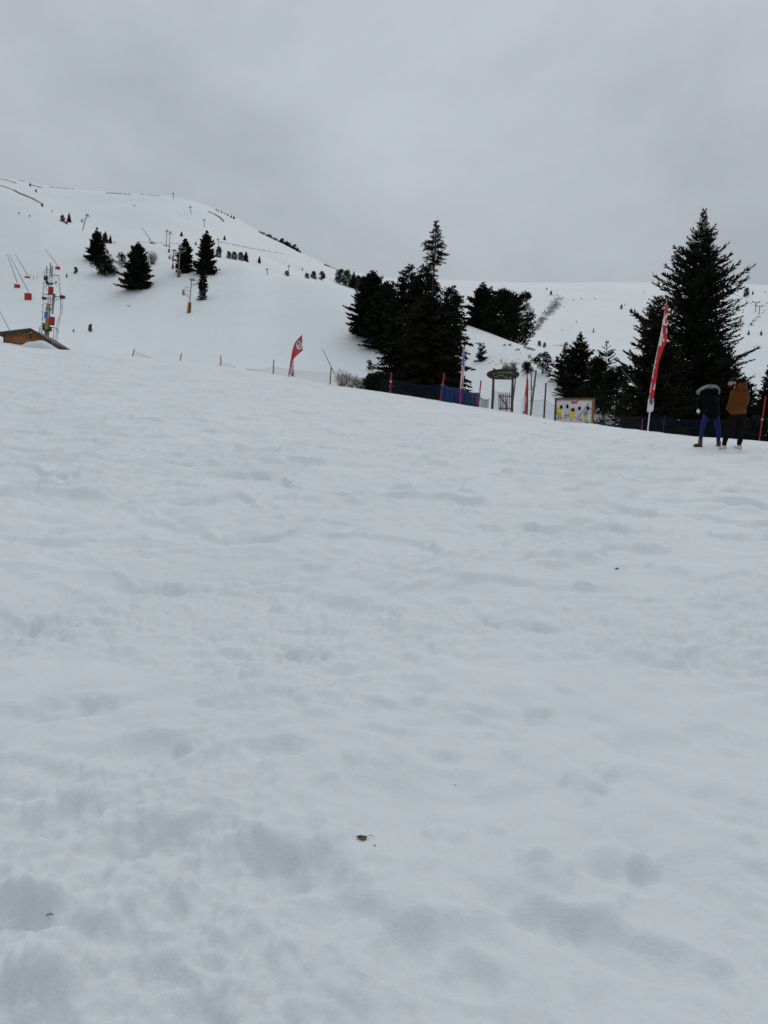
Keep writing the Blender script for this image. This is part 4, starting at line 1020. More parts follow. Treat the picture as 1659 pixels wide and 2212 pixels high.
# navy net behind the people
fn = empty('safety_net_fence', crest(1450), 'dark navy net on red poles behind the two people at the right', 'fence'); fo = fn.location
n0 = cpost(1640, 856, 14, 1.0); n1 = cpost(1386, 905, 2); n2 = cpost(1433, 897, 2)
post(fn, *n0, .020, 'pole_red', 'pole', .48, fo); post(fn, *n1, .012, 'flag_magenta', 'pole', o0=fo); post(fn, *n2, .012, 'dark_steel', 'pole', o0=fo)
far_n = crest(1720, 1.0)
net(fn, [(crest(1287), .42), (n1[0], .55), (crest(1415), .68), (n2[0], .60), (crest(1540), .62), (n0[0], .80), (far_n, .70)], .075, 'net_navy', .0052, .05, o0=fo)
net(fn, [(crest(1300) + Vector((0, .5, 0)), .45), (crest(1450) + Vector((0, .5, 0)), .55), (crest(1600) + Vector((0, .5, 0)), .6)], .10, 'net_navy', .005, .05, o0=fo)
# loose poles
f, t = crest(1148, .99), None
def single(name, vx, vtop, dx, r, mat, label, cat='pole', k=.985, group=None, vbot=None):
    f = crest(vx, k); t = at(vx + dx, vtop, f.y)
    o = MB().tube([Vector((0, 0, 0)) - (t - f).normalized() * .25, (t - f) * .5, t - f], [r, r, r * .95], 8).build(name, M[mat]); o.location = f
    return tag(o, label, cat, group)
single('wooden_pole', 1146, 800, 12, .050, 'weathered_wood', 'tall grey wooden pole leaning right, next to the orange flag', k=1.0)
single('wooden_pole', 1105, 808, 10, .038, 'weathered_wood', 'thin grey pole seen leaning inside the gate posts', k=1.03)
single('marker_pole', 1094, 862, 1, .03, 'pole_red', 'short dark red marker pole behind the gate slats', k=1.04)

# ------------------------------------------------------------------ feather flags
def cloth(name, mat, parent, rows, Y, o0, ripple=.03, off=0.0, thick=.006):
    """a strip of cloth: rows = [(vy, left vx, right vx)] at distance Y"""
    v, f = [], []; n = 6
    for i, (vy, xa, xb) in enumerate(rows):
        for j in range(n + 1):
            s = j / n
            p = at(xa + (xb - xa) * s, vy, Y + off + ripple * math.sin(3.0 * s + i * .9) * (1 - abs(2 * s - 1) * .3)); v.append(p - o0)
    for i in range(len(rows) - 1):
        for j in range(n):
            a = i * (n + 1) + j; f.append((a, a + n + 1, a + n + 2, a + 1))
    me = bpy.data.meshes.new(name); me.from_pydata([tuple(p) for p in v], [], f); me.materials.append(M[mat])
    me.polygons.foreach_set('use_smooth', [True] * len(f)); me.update()
    o = link(name, me, parent); md = o.modifiers.new('t', 'SOLIDIFY'); md.thickness = thick
    return o
def fill_rows(pts):                    # densify [(vy, xa, xb)]
    out = []
    for (a, b) in zip(pts[:-1], pts[1:]):
        for k in range(4): out.append(tuple(a[i] + (b[i] - a[i]) * k / 4 for i in range(3)))
    return out + [pts[-1]]
def disc(mb, c, rx, rz, n=24, t=.012): mb.prism([(c[0] + rx * math.cos(2 * math.pi * k / n), c[1], c[2] + rz * math.sin(2 * math.pi * k / n)) for k in range(n)], -t); return mb
# right flag
def zf(x, y): return ((2400 + x * .27119) / 1.7939, (1120 + y * .27125) / 1.7939)
p = hit(1400, 930, 15, 29.4); YF = p.y
fl = empty('feather_flag', p, 'tall furled red feather flag with white lettering, left of the two people', 'flag'); fo = Vector(fl.location)
fz = lambda x, y: at(*zf(x, y), YF)
MB().tube([p - Vector((0, 0, .3)), fz(405, 2030), fz(435, 1750)], [.026, .026, .022], 8).build('pole', M['white_paint'], fl, fo)
MB().tube([fz(435, 1750), fz(425, 1580), fz(480, 1200), fz(560, 800), fz(640, 400), fz(682, 120)], [.016, .014, .012, .010, .008, .004], 6).build('rod', M['white_paint'], fl, fo)
def rows_of(pts): return fill_rows([(zf(0, y)[1], zf(xa, y)[0], zf(xb, y)[0]) for y, xa, xb in pts])
cloth('banner', 'flag_red', fl, rows_of([(150, 676, 684), (260, 650, 688), (400, 628, 686), (560, 605, 684), (690, 580, 682), (770, 566, 674), (830, 552, 640), (920, 540, 606), (1060, 515, 560), (1200, 480, 545), (1320, 455, 525), (1430, 438, 506), (1540, 422, 496), (1610, 418, 492)]), YF, fo, .02)
def patch(rows, mat='flag_white', name='lettering', off=-.035): cloth(name, mat, fl, rows_of(rows), YF, fo, .006, off, .004)
patch([(350, 676, 690), (400, 645, 684), (440, 622, 662), (490, 614, 650), (520, 620, 684)])
patch([(405, 668, 686), (440, 655, 684), (470, 660, 684)], 'flag_red', 'lettering', -.045)
patch([(490, 650, 685), (505, 645, 684), (522, 640, 682)])
patch([(540, 608, 622), (600, 598, 618), (640, 586, 622), (680, 592, 630)])
patch([(560, 672, 684), (600, 668, 684), (640, 672, 682)])
patch([(670, 595, 615), (700, 588, 620), (725, 596, 612)]); patch([(705, 622, 640), (730, 615, 645), (755, 622, 632)])
patch([(690, 575, 590), (740, 572, 608), (790, 560, 605), (820, 570, 585)])
patch([(1010, 512, 526), (1040, 510, 526), (1065, 510, 520)]); patch([(1090, 498, 512), (1120, 494, 512), (1145, 494, 506)])
patch([(1180, 486, 496), (1230, 478, 492), (1290, 468, 478)], 'flag_pink')
patch([(1350, 505, 516), (1400, 492, 512), (1440, 480, 505)])
cloth('banner', 'flag_white', fl, rows_of([(1575, 412, 496), (1640, 406, 494), (1700, 400, 490), (1735, 396, 486), (1758, 400, 460)]), YF, fo, .015, -.02)
e0 = cloth('emblem', 'flag_navy', fl, rows_of([(1535, 470, 492), (1560, 448, 492), (1600, 432, 492), (1630, 440, 476), (1650, 455, 470)]), YF, fo, .006, -.06, .004)
patch([(1555, 462, 490), (1590, 448, 484), (1615, 452, 474)], 'flag_blue', 'emblem', -.068); patch([(1572, 456, 470), (1600, 450, 472), (1640, 460, 472)], 'flag_magenta', 'emblem', -.075)
# left flag
def zl(x, y): return ((1100 + x * .09042) / 1.7939, (1280 + y * .09041) / 1.7939)
p = crest(626); YL = p.y
fl = empty('feather_flag', p, 'red feather flag with a round emblem, standing in the net fence at mid left', 'flag'); fo = Vector(fl.location)
fz = lambda x, y: at(*zl(x, y), YL)
MB().tube([fz(180, 2040), fz(240, 1720), fz(310, 1260), fz(380, 850), fz(470, 560), fz(620, 360), fz(780, 190)], [.032, .030, .026, .022, .018, .016, .010], 6).build('rod', M['dark_steel'], fl, fo)
def rows_of(pts): return fill_rows([(zl(0, y)[1], zl(xa, y)[0], zl(xb, y)[0]) for y, xa, xb in pts])
cloth('banner', 'flag_red_sheer', fl, rows_of([(190, 775, 785), (300, 680, 788), (430, 570, 792), (600, 455, 798), (760, 405, 806), (860, 385, 810), (960, 370, 690), (1080, 350, 560), (1200, 330, 440)]), YL, fo, .03)
patch([(820, 400, 425), (950, 372, 440), (1080, 350, 430), (1200, 325, 415), (1330, 305, 370), (1480, 282, 340), (1540, 268, 330)], 'flag_red', 'banner', -.05)
patch([(1200, 410, 445), (1330, 370, 442), (1440, 345, 440), (1510, 395, 430)], 'flag_white', 'lettering')
patch([(1500, 262, 420), (1650, 245, 425), (1800, 215, 428), (1960, 190, 430)], 'flag_red_sheer', 'banner', -.02)
patch([(1520, 300, 365), (1650, 270, 370), (1760, 262, 390), (1850, 280, 345)], 'flag_pink', 'lettering'); patch([(1530, 392, 425), (1640, 372, 425), (1740, 395, 427)], 'flag_white', 'lettering')
patch([(1860, 235, 310), (1920, 218, 325), (1985, 205, 320)], 'flag_white', 'lettering'); patch([(1780, 400, 428), (1860, 375, 430), (1910, 400, 432)], 'flag_pink', 'lettering')
MB().tube([fz(415, 1540), fz(432, 2030)], .022, 5).build('rod', M['dark_steel'], fl, fo)
c = fz(665, 650); k = YL / F * .09042 / 1.7939
mb = MB(); disc(mb, (c.x, c.y - .07, c.z), 140 * k, 185 * k); e0 = mb.build('emblem', M['flag_white'], fl, fo)
mb = MB(); c2 = (c.x + 8 * k, c.y - .095, c.z + 40 * k)
mb.tube([(c.x + 100 * k, c2[1], c.z + 105 * k), (c.x + 20 * k, c2[1], c.z + 115 * k), (c.x - 60 * k, c2[1], c.z + 85 * k), (c.x - 75 * k, c2[1], c.z + 10 * k)], [26 * k, 30 * k, 30 * k, 18 * k], 6, sq=(1, .3)); mb.build('emblem_arc', M['flag_navy'], e0, fo)
mb = MB(); mb.tube([(c.x - 40 * k, c2[1], c.z - 70 * k), (c.x + 40 * k, c2[1], c.z - 82 * k), (c.x + 100 * k, c2[1], c.z - 50 * k)], [20 * k, 26 * k, 20 * k], 6, sq=(1, .3)); mb.build('emblem_arc', M['flag_magenta'], e0, fo)
mb = MB(); disc(mb, (c.x + 30 * k, c2[1], c.z + 5 * k), 50 * k, 45 * k, 12); mb.build('emblem_mark', M['flag_pink'], e0, fo)
# orange flag
def zo(x, y): return ((2010 + x * .09042) / 1.7939, (1430 + y * .09042) / 1.7939)
p = crest(1133); YO = p.y
fl = empty('feather_flag', p, 'narrow orange feather flag fading to pink, right of the hanging sign', 'flag'); fo = Vector(fl.location)
fz = lambda x, y: at(*zo(x, y), YO)
MB().tube([fz(345, 1960), fz(380, 1300), fz(395, 700), fz(378, 180)], [.045, .032, .026, .012], 6).build('rod', M['dark_wood'], fl, fo)
def rows_of(pts): return fill_rows([(zo(0, y)[1], zo(xa, y)[0], zo(xb, y)[0]) for y, xa, xb in pts])
cloth('banner', 'flag_orange', fl, rows_of([(180, 350, 375), (400, 335, 385), (700, 305, 388), (1000, 265, 385), (1300, 240, 375), (1600, 210, 355), (1920, 180, 330)]), YO, fo, .02)
patch([(230, 342, 356), (500, 325, 345), (700, 300, 340)], 'flag_pink', 'lettering'); patch([(1150, 285, 300), (1250, 260, 330), (1400, 235, 325), (1500, 215, 290)], 'flag_pink', 'lettering')
patch([(1480, 212, 285), (1650, 190, 265), (1800, 185, 260)], 'flag_white', 'lettering'); patch([(1700, 270, 340), (1850, 200, 335), (1925, 178, 328)], 'flag_magenta', 'lettering')
# blue white pink flag
p = crest(995); YB = p.y
fl = empty('feather_flag', p, 'slim feather flag, blue above white above pink, against the dark spruce', 'flag'); fo = Vector(fl.location)
fz = lambda x, y: at(x, y, YB)
def rows_of(pts): return fill_rows([(y, xa, xb) for y, xa, xb in pts])
MB().tube([fz(994, 875), fz(998, 830), fz(1003, 752)], [.035, .03, .012], 6).build('rod', M['flag_magenta'], fl, fo)
cloth('banner', 'flag_blue', fl, rows_of([(751, 1001, 1003), (760, 999.5, 1004), (790, 998, 1003.5)]), YB, fo, .02)
cloth('banner', 'flag_white', fl, rows_of([(788, 998, 1003.5), (815, 995.5, 1002), (842, 993.5, 999.5)]), YB, fo, .02)
cloth('banner', 'flag_magenta', fl, rows_of([(840, 993.5, 998), (872, 992, 996)]), YB, fo, .02)
MB().tube([fz(997.5, 846), fz(996.5, 873)], .022, 5).build('rod', M['flag_magenta'], fl, fo)

# ------------------------------------------------------------------ hanging sign, gate
def zg(x, y): return ((1880 + x * .09042) / 1.7939, (1410 + y * .09042) / 1.7939)
p = crest(1085); YG = p.y
gz = lambda x, y, dy=0.0: at(*zg(x, y), YG + dy)
sg = empty('gateway_sign', gz(780, 1950), 'dark oval wooden sign carried on two rough timber posts above the small gate', 'sign'); fo = Vector(sg.location)
MB().tube([gz(298, 2010), gz(340, 1250), gz(355, 640)], [.070, .070, .062], 9).build('post', M['grey_wood'], sg, fo)
MB().tube([gz(1140, 2110), gz(1165, 1250), gz(1180, 650)], [.075, .070, .062], 9).build('post', M['grey_wood'], sg, fo)
oval = [(60, 430), (120, 350), (260, 285), (480, 235), (700, 212), (850, 190), (1010, 215), (1240, 240), (1350, 320), (1440, 375), (1480, 440), (1440, 530), (1340, 600), (1230, 645), (1130, 668), (700, 665), (330, 650), (180, 590), (90, 510)]
bd = MB().prism([gz(x, y, -.09) for x, y in oval], .09).build('board', M['sign_wood'], sg, fo)
low = [(130, 545), (480, 520), (600, 480), (720, 470), (830, 545), (1000, 600), (1140, 560), (1330, 590), (1230, 642), (1130, 660), (700, 657), (330, 642), (190, 590)]
MB().prism([gz(x, y, -.105) for x, y in low], -.012).build('carving', M['dark_wood'], bd, fo)
MB().prism([gz(x, y, -.10) for x, y in ((330, 300), (335, 215), (378, 185), (405, 205), (440, 240), (445, 300))], -.07).build('finial', M['dark_wood'], sg, fo)
R = random.Random(8); mb = MB()
def stroke(pts, w=.014): mb.tube([gz(x, y, -.125) for x, y in pts], w, 4)
x = 335                                     # worn carved letters, too weathered to read
for pts in ([(330, 380), (345, 440), (420, 430)], [(455, 430), (475, 370), (510, 430)], [(590, 360), (600, 420), (575, 430)], [(650, 345), (655, 410), (690, 405)], [(735, 400), (745, 345), (790, 345), (780, 400)],
            [(860, 340), (870, 420)], [(870, 345), (915, 350), (920, 410)], [(975, 340), (985, 420)], [(1010, 350), (1050, 345), (1060, 400)], [(1080, 345), (1110, 430), (1130, 350)], [(1160, 380), (1150, 440), (1185, 450)]):
    stroke(pts)
mb.build('lettering', M['letter_pale'], bd, fo)
mb = MB()
stroke([(620, 500), (740, 475), (800, 525), (890, 585), (1000, 615)], .016); stroke([(1040, 605), (1080, 560), (1130, 570), (1100, 625), (1040, 612)], .018); stroke([(390, 560), (520, 520), (600, 500)], .010)
mb.build('carved_line', M['letter_pale'], bd, fo)
gt = empty('picket_gate', gz(850, 1960), 'small dark picket gate with a diagonal brace below the oval sign', 'gate'); fo = Vector(gt.location)
for xt, xb in ((598, 592), (662, 660), (735, 720), (803, 795), (880, 868), (955, 945), (1045, 1030)):
    yb = 1985 + (xb - 592) * .06
    MB().slab([gz(xb - 18, yb), gz(xb + 18, yb), gz(xt + 18, 1285), gz(xt, 1262), gz(xt - 18, 1285)][:4] if False else [gz(xb - 17, yb), gz(xb + 17, yb), gz(xt + 17, 1270), gz(xt - 17, 1270)], .022).build('picket', M['dark_wood'], gt, fo)
MB().slab([gz(575, 1395, -.03), gz(1130, 1412, -.03), gz(1130, 1375, -.03), gz(575, 1355, -.03)], .028).build('rail', M['dark_wood'], gt, fo)
MB().slab([gz(585, 1915, -.03), gz(1130, 1940, -.03), gz(1130, 1895, -.03), gz(585, 1870, -.03)], .028).build('rail', M['dark_wood'], gt, fo)
MB().slab([gz(960, 1870, -.055), gz(1010, 1870, -.055), gz(660, 1400, -.055), gz(610, 1400, -.055)], .022).build('brace', M['dark_wood'], gt, fo)

# ------------------------------------------------------------------ cutout photo board
def zb(x, y): return ((2100 + x * .15069) / 1.7939, (1500 + y * .15066) / 1.7939)
p = crest(1242, .975); YQ = p.y
def bz(x, y, dy=0.0): return at(*zb(x, y), YQ + dy)
pb = empty('photo_board', bz(840, 900), 'white cutout photo board with skier figures and black face holes in a brown timber frame', 'photo board'); fo = Vector(pb.location)
def bslab(x0, y0, x1, y1, t, name, mat, parent=pb, dy=0.0, sk=0.0):
    return MB().slab([bz(x0 - sk, y1, dy), bz(x1 - sk, y1, dy), bz(x1, y0, dy), bz(x0, y0, dy)], t).build(name, M[mat], parent, fo)
pan = bslab(365, 335, 1300, 990, .03, 'panel', 'board_white', dy=.02, sk=22)
bslab(345, 288, 382, 880, .10, 'frame_post', 'grey_wood', dy=-.03, sk=24)
bslab(1302, 288, 1365, 1010, .10, 'frame_post', 'frame_wood', dy=-.03, sk=24)
bslab(345, 290, 1366, 338, .09, 'frame_rail', 'frame_wood', dy=-.025)
bslab(335, 278, 1380, 291, .14, 'cap', 'grey_wood', dy=-.05)
def poly(pts, name, mat, dy=-.002, t=.010): return MB().prism([bz(x, y, dy) for x, y in pts], -t).build(name, M[mat], pan, fo)
def ell(cx, cy, rx, ry, n=18, rot=0.0): return [(cx + rx * math.cos(a) * math.cos(rot) - ry * math.sin(a) * math.sin(rot), cy + rx * math.cos(a) * math.sin(rot) + ry * math.sin(a) * math.cos(rot)) for a in [2 * math.pi * k / n for k in range(n)]][::-1]
poly([(470, 500), (520, 560), (500, 640), (495, 700), (490, 760), (440, 765), (400, 700), (372, 670), (372, 560), (440, 540)][::-1], 'figure', 'fig_ochre')
poly([(455, 560), (500, 600), (492, 665), (400, 650), (375, 600)][::-1], 'figure_detail', 'fig_yellow', -.008)
poly([(408, 765), (430, 762), (440, 812), (405, 812)][::-1], 'boot', 'fig_pink'); poly([(455, 765), (490, 760), (498, 815), (470, 815)][::-1], 'boot', 'fig_pink')
poly([(655, 540), (690, 560), (720, 520), (725, 560), (690, 620), (680, 700), (640, 720), (600, 690), (620, 610), (580, 560), (580, 530), (625, 560)][::-1], 'figure', 'fig_grey')
poly([(575, 720), (640, 700), (650, 735), (585, 760)][::-1], 'figure_detail', 'fig_taupe', -.008)
poly([(530, 800), (585, 770), (580, 790), (540, 806)][::-1], 'boot', 'fig_teal'); poly([(595, 810), (650, 780), (645, 800), (610, 822)][::-1], 'boot', 'fig_teal')
poly([(760, 630), (810, 650), (865, 640), (860, 665), (820, 690), (815, 740), (850, 768), (800, 775), (765, 845), (735, 830), (735, 770), (690, 740), (695, 680)][::-1], 'figure', 'fig_yellow')
poly([(755, 535), (785, 560), (785, 620), (750, 625), (745, 570)][::-1], 'hair', 'letter_red'); poly([(655, 730), (690, 700), (695, 745), (665, 765)][::-1], 'figure_detail', 'fig_pink', -.008)
poly([(735, 848), (775, 845), (780, 860), (730, 862)][::-1], 'boot', 'fig_taupe')
poly([(930, 560), (960, 610), (985, 640), (1000, 700), (985, 770), (945, 790), (915, 730), (905, 640), (880, 600)][::-1], 'figure', 'fig_grey')
poly([(855, 770), (905, 790), (895, 830), (870, 800)][::-1], 'boot', 'fig_pink'); poly([(925, 815), (965, 830), (960, 858), (930, 850)][::-1], 'boot', 'fig_pink'); poly([(990, 810), (1020, 805), (1028, 850), (985, 845)][::-1], 'boot', 'fig_pink')
poly([(1150, 580), (1180, 610), (1175, 680), (1160, 730), (1085, 725), (1075, 690), (1110, 620)][::-1], 'figure', 'fig_taupe')
poly([(1078, 730), (1155, 735), (1180, 790), (1165, 850), (1120, 850), (1105, 790)][::-1], 'figure_detail', 'fig_yellow')
poly([(1175, 660), (1240, 635), (1260, 650), (1240, 690), (1180, 690)][::-1], 'figure_detail', 'fig_grey')
poly([(1220, 560), (1280, 550), (1282, 570), (1225, 580)][::-1], 'figure_detail', 'fig_line')
poly([(940, 770), (952, 780), (1225, 405), (1212, 398)][::-1], 'ski_pole', 'fig_line', -.014); poly([(570, 390), (578, 384), (620, 450), (612, 455)][::-1], 'ski_pole', 'fig_grey', -.014)
poly([(1090, 905), (1130, 890), (1190, 895), (1225, 920), (1215, 930), (1120, 915)][::-1], 'figure_detail', 'fig_line'); poly([(1000, 862), (1050, 868), (1052, 880), (1000, 878)][::-1], 'ski', 'fig_line'); poly([(365, 795), (400, 805), (400, 815), (365, 805)][::-1], 'ski', 'fig_line')
poly([(470, 818), (520, 806), (520, 814), (470, 826)][::-1], 'ski', 'fig_line'); poly([(1090, 850), (1190, 848), (1190, 858), (1090, 862)][::-1], 'ski', 'fig_line')
for cx, cy in ((500, 512), (656, 498), (810, 585), (967, 545), (1188, 545)):
    poly(ell(cx, cy, 33, 50, 20, .12), 'face_hole', 'hole_black', -.020)
# letters on the board
def word(txt, c, h, mat, parent, R3, shear=.25, name='lettering'):
    cu = bpy.data.curves.new(name, 'FONT'); cu.body = txt; cu.size = h; cu.extrude = .006; cu.shear = shear; cu.align_x = 'CENTER'; cu.align_y = 'CENTER'; cu.offset = .006; cu.space_character = 1.15
    cu.materials.append(M[mat]); t_ = bpy.data.objects.new(name, cu); col.objects.link(t_); dg = bpy.context.evaluated_depsgraph_get(); me = bpy.data.meshes.new_from_object(t_.evaluated_get(dg)); bpy.data.objects.remove(t_); o = link(name, me, parent)
    o.location = c; o.rotation_euler = R3; return o
c = bz(825, 385, -.012) - fo; right = (bz(1300, 340) - bz(365, 340)).normalized()
word('esf', c, vs(30 / 1.0, YQ) * .34, 'letter_red', pan, (math.pi / 2, 0, math.atan2(right.y, right.x)))

# ------------------------------------------------------------------ snow fences and gully scrub far off
def picket_fence(pts, label, h, group='picket snow fences on the slopes', y0=100, n=60, Ys=None):
    ends = [hit(x, y, y0) for x, y in pts] if Ys is None else [stand(x, y, Y) for (x, y), Y in zip(pts, Ys)]
    e = empty('snow_fence', ends[0], label, 'snow fence', group); mb = MB(); mr = MB()
    R = random.Random(len(label))
    seg = [(a, b) for a, b in zip(ends[:-1], ends[1:])]; tot = sum((b - a).length for a, b in seg)
    prev = None
    for a, b in seg:
        k = max(2, int(n * (b - a).length / tot))
        for i in range(k):
            q = a.lerp(b, i / k); q.z = H(q.x, q.y); hh = h * R.uniform(.6, 1.1)
            mb.quadbox(q + Vector((0, 0, hh / 2 - .2)), h * .12, h * .10, hh)
            if prev is not None: mr.tube([prev + Vector((0, 0, h * .6)), q + Vector((0, 0, h * .6))], h * .09, 4, cap=False)
            prev = q
    mb.build('pickets', M['silver_wood'], e, ends[0])['kind'] = 'stuff'; mr.build('rail', M['silver_wood'], e, ends[0])
picket_fence([(0, 402.5), (30, 412), (60, 426), (90, 441)], 'long dark picket snow fence running down the ridge at far left', 1.1, n=90)
picket_fence([(808 / 1.7939, 460), (470, 467), (485, 481)], 'steep dark picket snow fence below the summit skyline', 4.2, y0=230, n=50) if False else picket_fence([(450, 459), (465, 465), (475, 471), (484, 480)], 'steep dark picket snow fence below the summit skyline', 1.3, y0=230, n=60)
picket_fence([(700, 571.5), (712, 576), (735, 585)], 'picket snow fence on the skyline left of the bush of trees', 2.6, n=60, Ys=[560, 500, 430]) if False else picket_fence([(700, 573), (712, 577), (735, 586.5)], 'picket snow fence on the skyline left of the bush of trees', 1.4, y0=240, n=60)
picket_fence([(1196, 747.5), (1210, 748), (1226, 745)], 'short pale picket snow fence beyond the slope behind the cutout board', .8, y0=110, n=26)
def tufts(name, lines, label_kind='stuff', seed=1):
    R = np.random.RandomState(seed); P0, D, L = [], [], []
    for pts, wid, n, size in lines:
        pts = np.array(pts, float); seglen = np.hypot(*np.diff(pts, axis=0).T); cum = np.r_[0, np.cumsum(seglen)]
        for k in range(n):
            s = R.rand() * cum[-1]; x = np.interp(s, cum, pts[:, 0]) + R.normal(0, wid); y = np.interp(s, cum, pts[:, 1]) + R.normal(0, wid * .6)
            p = hit_fast(x, y)
            if p is None: continue
            m = 5
            sz = size * p[1] / F
            P0.append(np.array(p) + R.normal(0, sz * .5, (m, 3)) * [1, 1, .1]); D.append(np.stack([R.normal(0, 1.0, m), R.normal(0, .6, m), np.abs(R.normal(.4, .25, m))], 1)); L.append(sz * R.uniform(.6, 1.5, m))
    V = diamonds(np.concatenate(P0), np.concatenate(D), np.concatenate(L), .45 * np.concatenate(L).mean(), R)
    return tag(link(name, crown_mesh(name, V, M['grass_dry'])), kind='stuff')
YG_ = np.geomspace(70, 1100, 420)
def hit_fast(vx, vy):
    d = ray(vx, vy)
    g = CAM_Z + d.z * YG_ - terrain(d.x * YG_, YG_, fine=False)
    k = np.where((g[:-1] > 0) & (g[1:] <= 0))[0]
    if len(k) == 0: return None
    i = k[0]; t = g[i] / (g[i] - g[i + 1]); Y = YG_[i] + (YG_[i + 1] - YG_[i]) * t
    return (d.x * Y, Y, CAM_Z + d.z * Y)
def z4(x, y): return ((1800 + x * .36166) / 1.7939, (1050 + y * .36174) / 1.7939)
PITS_KEEP, LUMPS_KEEP = PITS, LUMPS; PITS, LUMPS = [], []
tufts('dry_scrub', [([z4(1010, 280), z4(960, 390)], 7, 120, 2.4), ([z4(990, 350), z4(920, 430), z4(870, 470)], 5, 260, 2.4), ([z4(850, 500), z4(800, 560)], 4, 130, 2.4), ([z4(800, 580), z4(740, 640)], 4, 140, 2.4),
    ([(1640, 683), (1620, 704)], 2.5, 40, 2.0), ([z4(20, 780), z4(90, 785)], 2, 24, 2), ([z4(140, 770), z4(160, 790)], 2, 12, 2), ([z4(690, 900), z4(705, 940)], 2, 16, 2.2), ([z4(650, 820), z4(760, 850)], 2.0, 40, 2.4), ([z4(300, 980), z4(650, 980)], 6, 40, 1.8), ([z4(560, 830), z4(590, 870)], 2, 14, 1.8), ([z4(700, 1100), z4(740, 1250)], 5, 18, 1.8), ([z4(880, 1120), z4(910, 1140)], 1.2, 14, 2.2)], seed=3)
tufts('dry_grass', [([(40, 390), (85, 397), (140, 404)], .7, 90, 1.6), ([(0, 386), (40, 397)], .7, 50, 1.6), ([(68, 400), (92, 406)], .8, 40, 1.8), ([(105, 404), (135, 407), (160, 409)], .5, 60, 1.6), ([(232, 417), (260, 418.5), (282, 421)], .9, 90, 1.6), ([(300, 419), (320, 422), (345, 424)], .8, 40, 1.5),
    ([(540, 522), (590, 528), (650, 540), (705, 553)], .5, 10, 1.0), ([(470, 522), (520, 532), (560, 540), (615, 549)], .6, 150, 1.6), ([(300, 523), (340, 525), (400, 528)], .6, 60, 1.6), ([(1030, 560), (1060, 568)], .8, 2, 1), ([(590, 560), (620, 568)], 1, 14, 1.4), ([(270, 660), (283, 662)], .8, 12, 1.4), ([(295, 590), (305, 600)], 6, 14, 1.2), ([(355, 530), (368, 533)], .9, 24, 2.0),
    ([(360, 455), (440, 480)], 5, 14, 1.3), ([(1300, 612), (1240, 608), (1500, 612)], .5, 30, 1.2)], seed=4)
PITS, LUMPS = PITS_KEEP, LUMPS_KEEP

# ------------------------------------------------------------------ bits of debris on the snow
def debris(vx, vy, size, label, seed, cat='leaf', name='dead_leaf', mat='leaf_brown', n=9, group=None, flat=.35):
    p = hit(vx, vy); R = random.Random(seed); mb = MB()
    pts = [(size * .5 * math.cos(2 * math.pi * k / n) * R.uniform(.6, 1.1), size * .30 * math.sin(2 * math.pi * k / n) * R.uniform(.5, 1.2), size * flat * R.uniform(.15, .6)) for k in range(n)]
    b = len(mb.v); mb.v += [Vector((0, 0, size * flat * .6))] + [Vector(q) for q in pts] + [Vector((q[0], q[1], q[2] - size * .04)) for q in pts] + [Vector((0, 0, size * flat * .5))]
    for k in range(n):
        k2 = (k + 1) % n
        mb.f += [(b, b + 1 + k, b + 1 + k2), (b + 2 * n + 1, b + n + 1 + k2, b + n + 1 + k), (b + 1 + k, b + n + 1 + k, b + n + 1 + k2, b + 1 + k2)]
    o = mb.build(name, M[mat]); o.location = p + Vector((0, 0, .002)); return tag(o, label, cat, group)
debris(783, 1811, .040, 'curled dark brown dead leaf on the snow near the bottom middle', 1)
debris(809, 1834, .009, 'small dark bark flake right below the dead leaf', 2, 'bark flake', 'bark_flake')
debris(985, 1659, .007, 'tiny dark speck on the snow above and right of the dead leaf', 4, 'bark flake', 'bark_flake')
debris(983, 1698, .006, 'tiniest dark speck on the snow between the leaf and the speck above', 5, 'bark flake', 'bark_flake')
debris(1333, 1227, .045, 'thin patch of brown litter on trodden snow right of middle', 7, 'litter', 'plant_litter')
def stick(vx, vy, L, r, ang, label):
    p = hit(vx, vy); a = Vector((math.cos(ang), math.sin(ang), .1)) * L / 2
    o = MB().tube([-a, Vector((0, 0, .004)), a], [r, r, r * .6], 5).build('pine_needle', M['leaf_brown']); o.location = p + Vector((0, 0, .006)); tag(o, label, 'twig')
stick(107, 1990, .014, .0014, .2, 'short dark twig on the lumpy snow at the lower left')
stick(802, 1809, .022, .0008, -.6, 'hair thin twig touching the dead leaf')

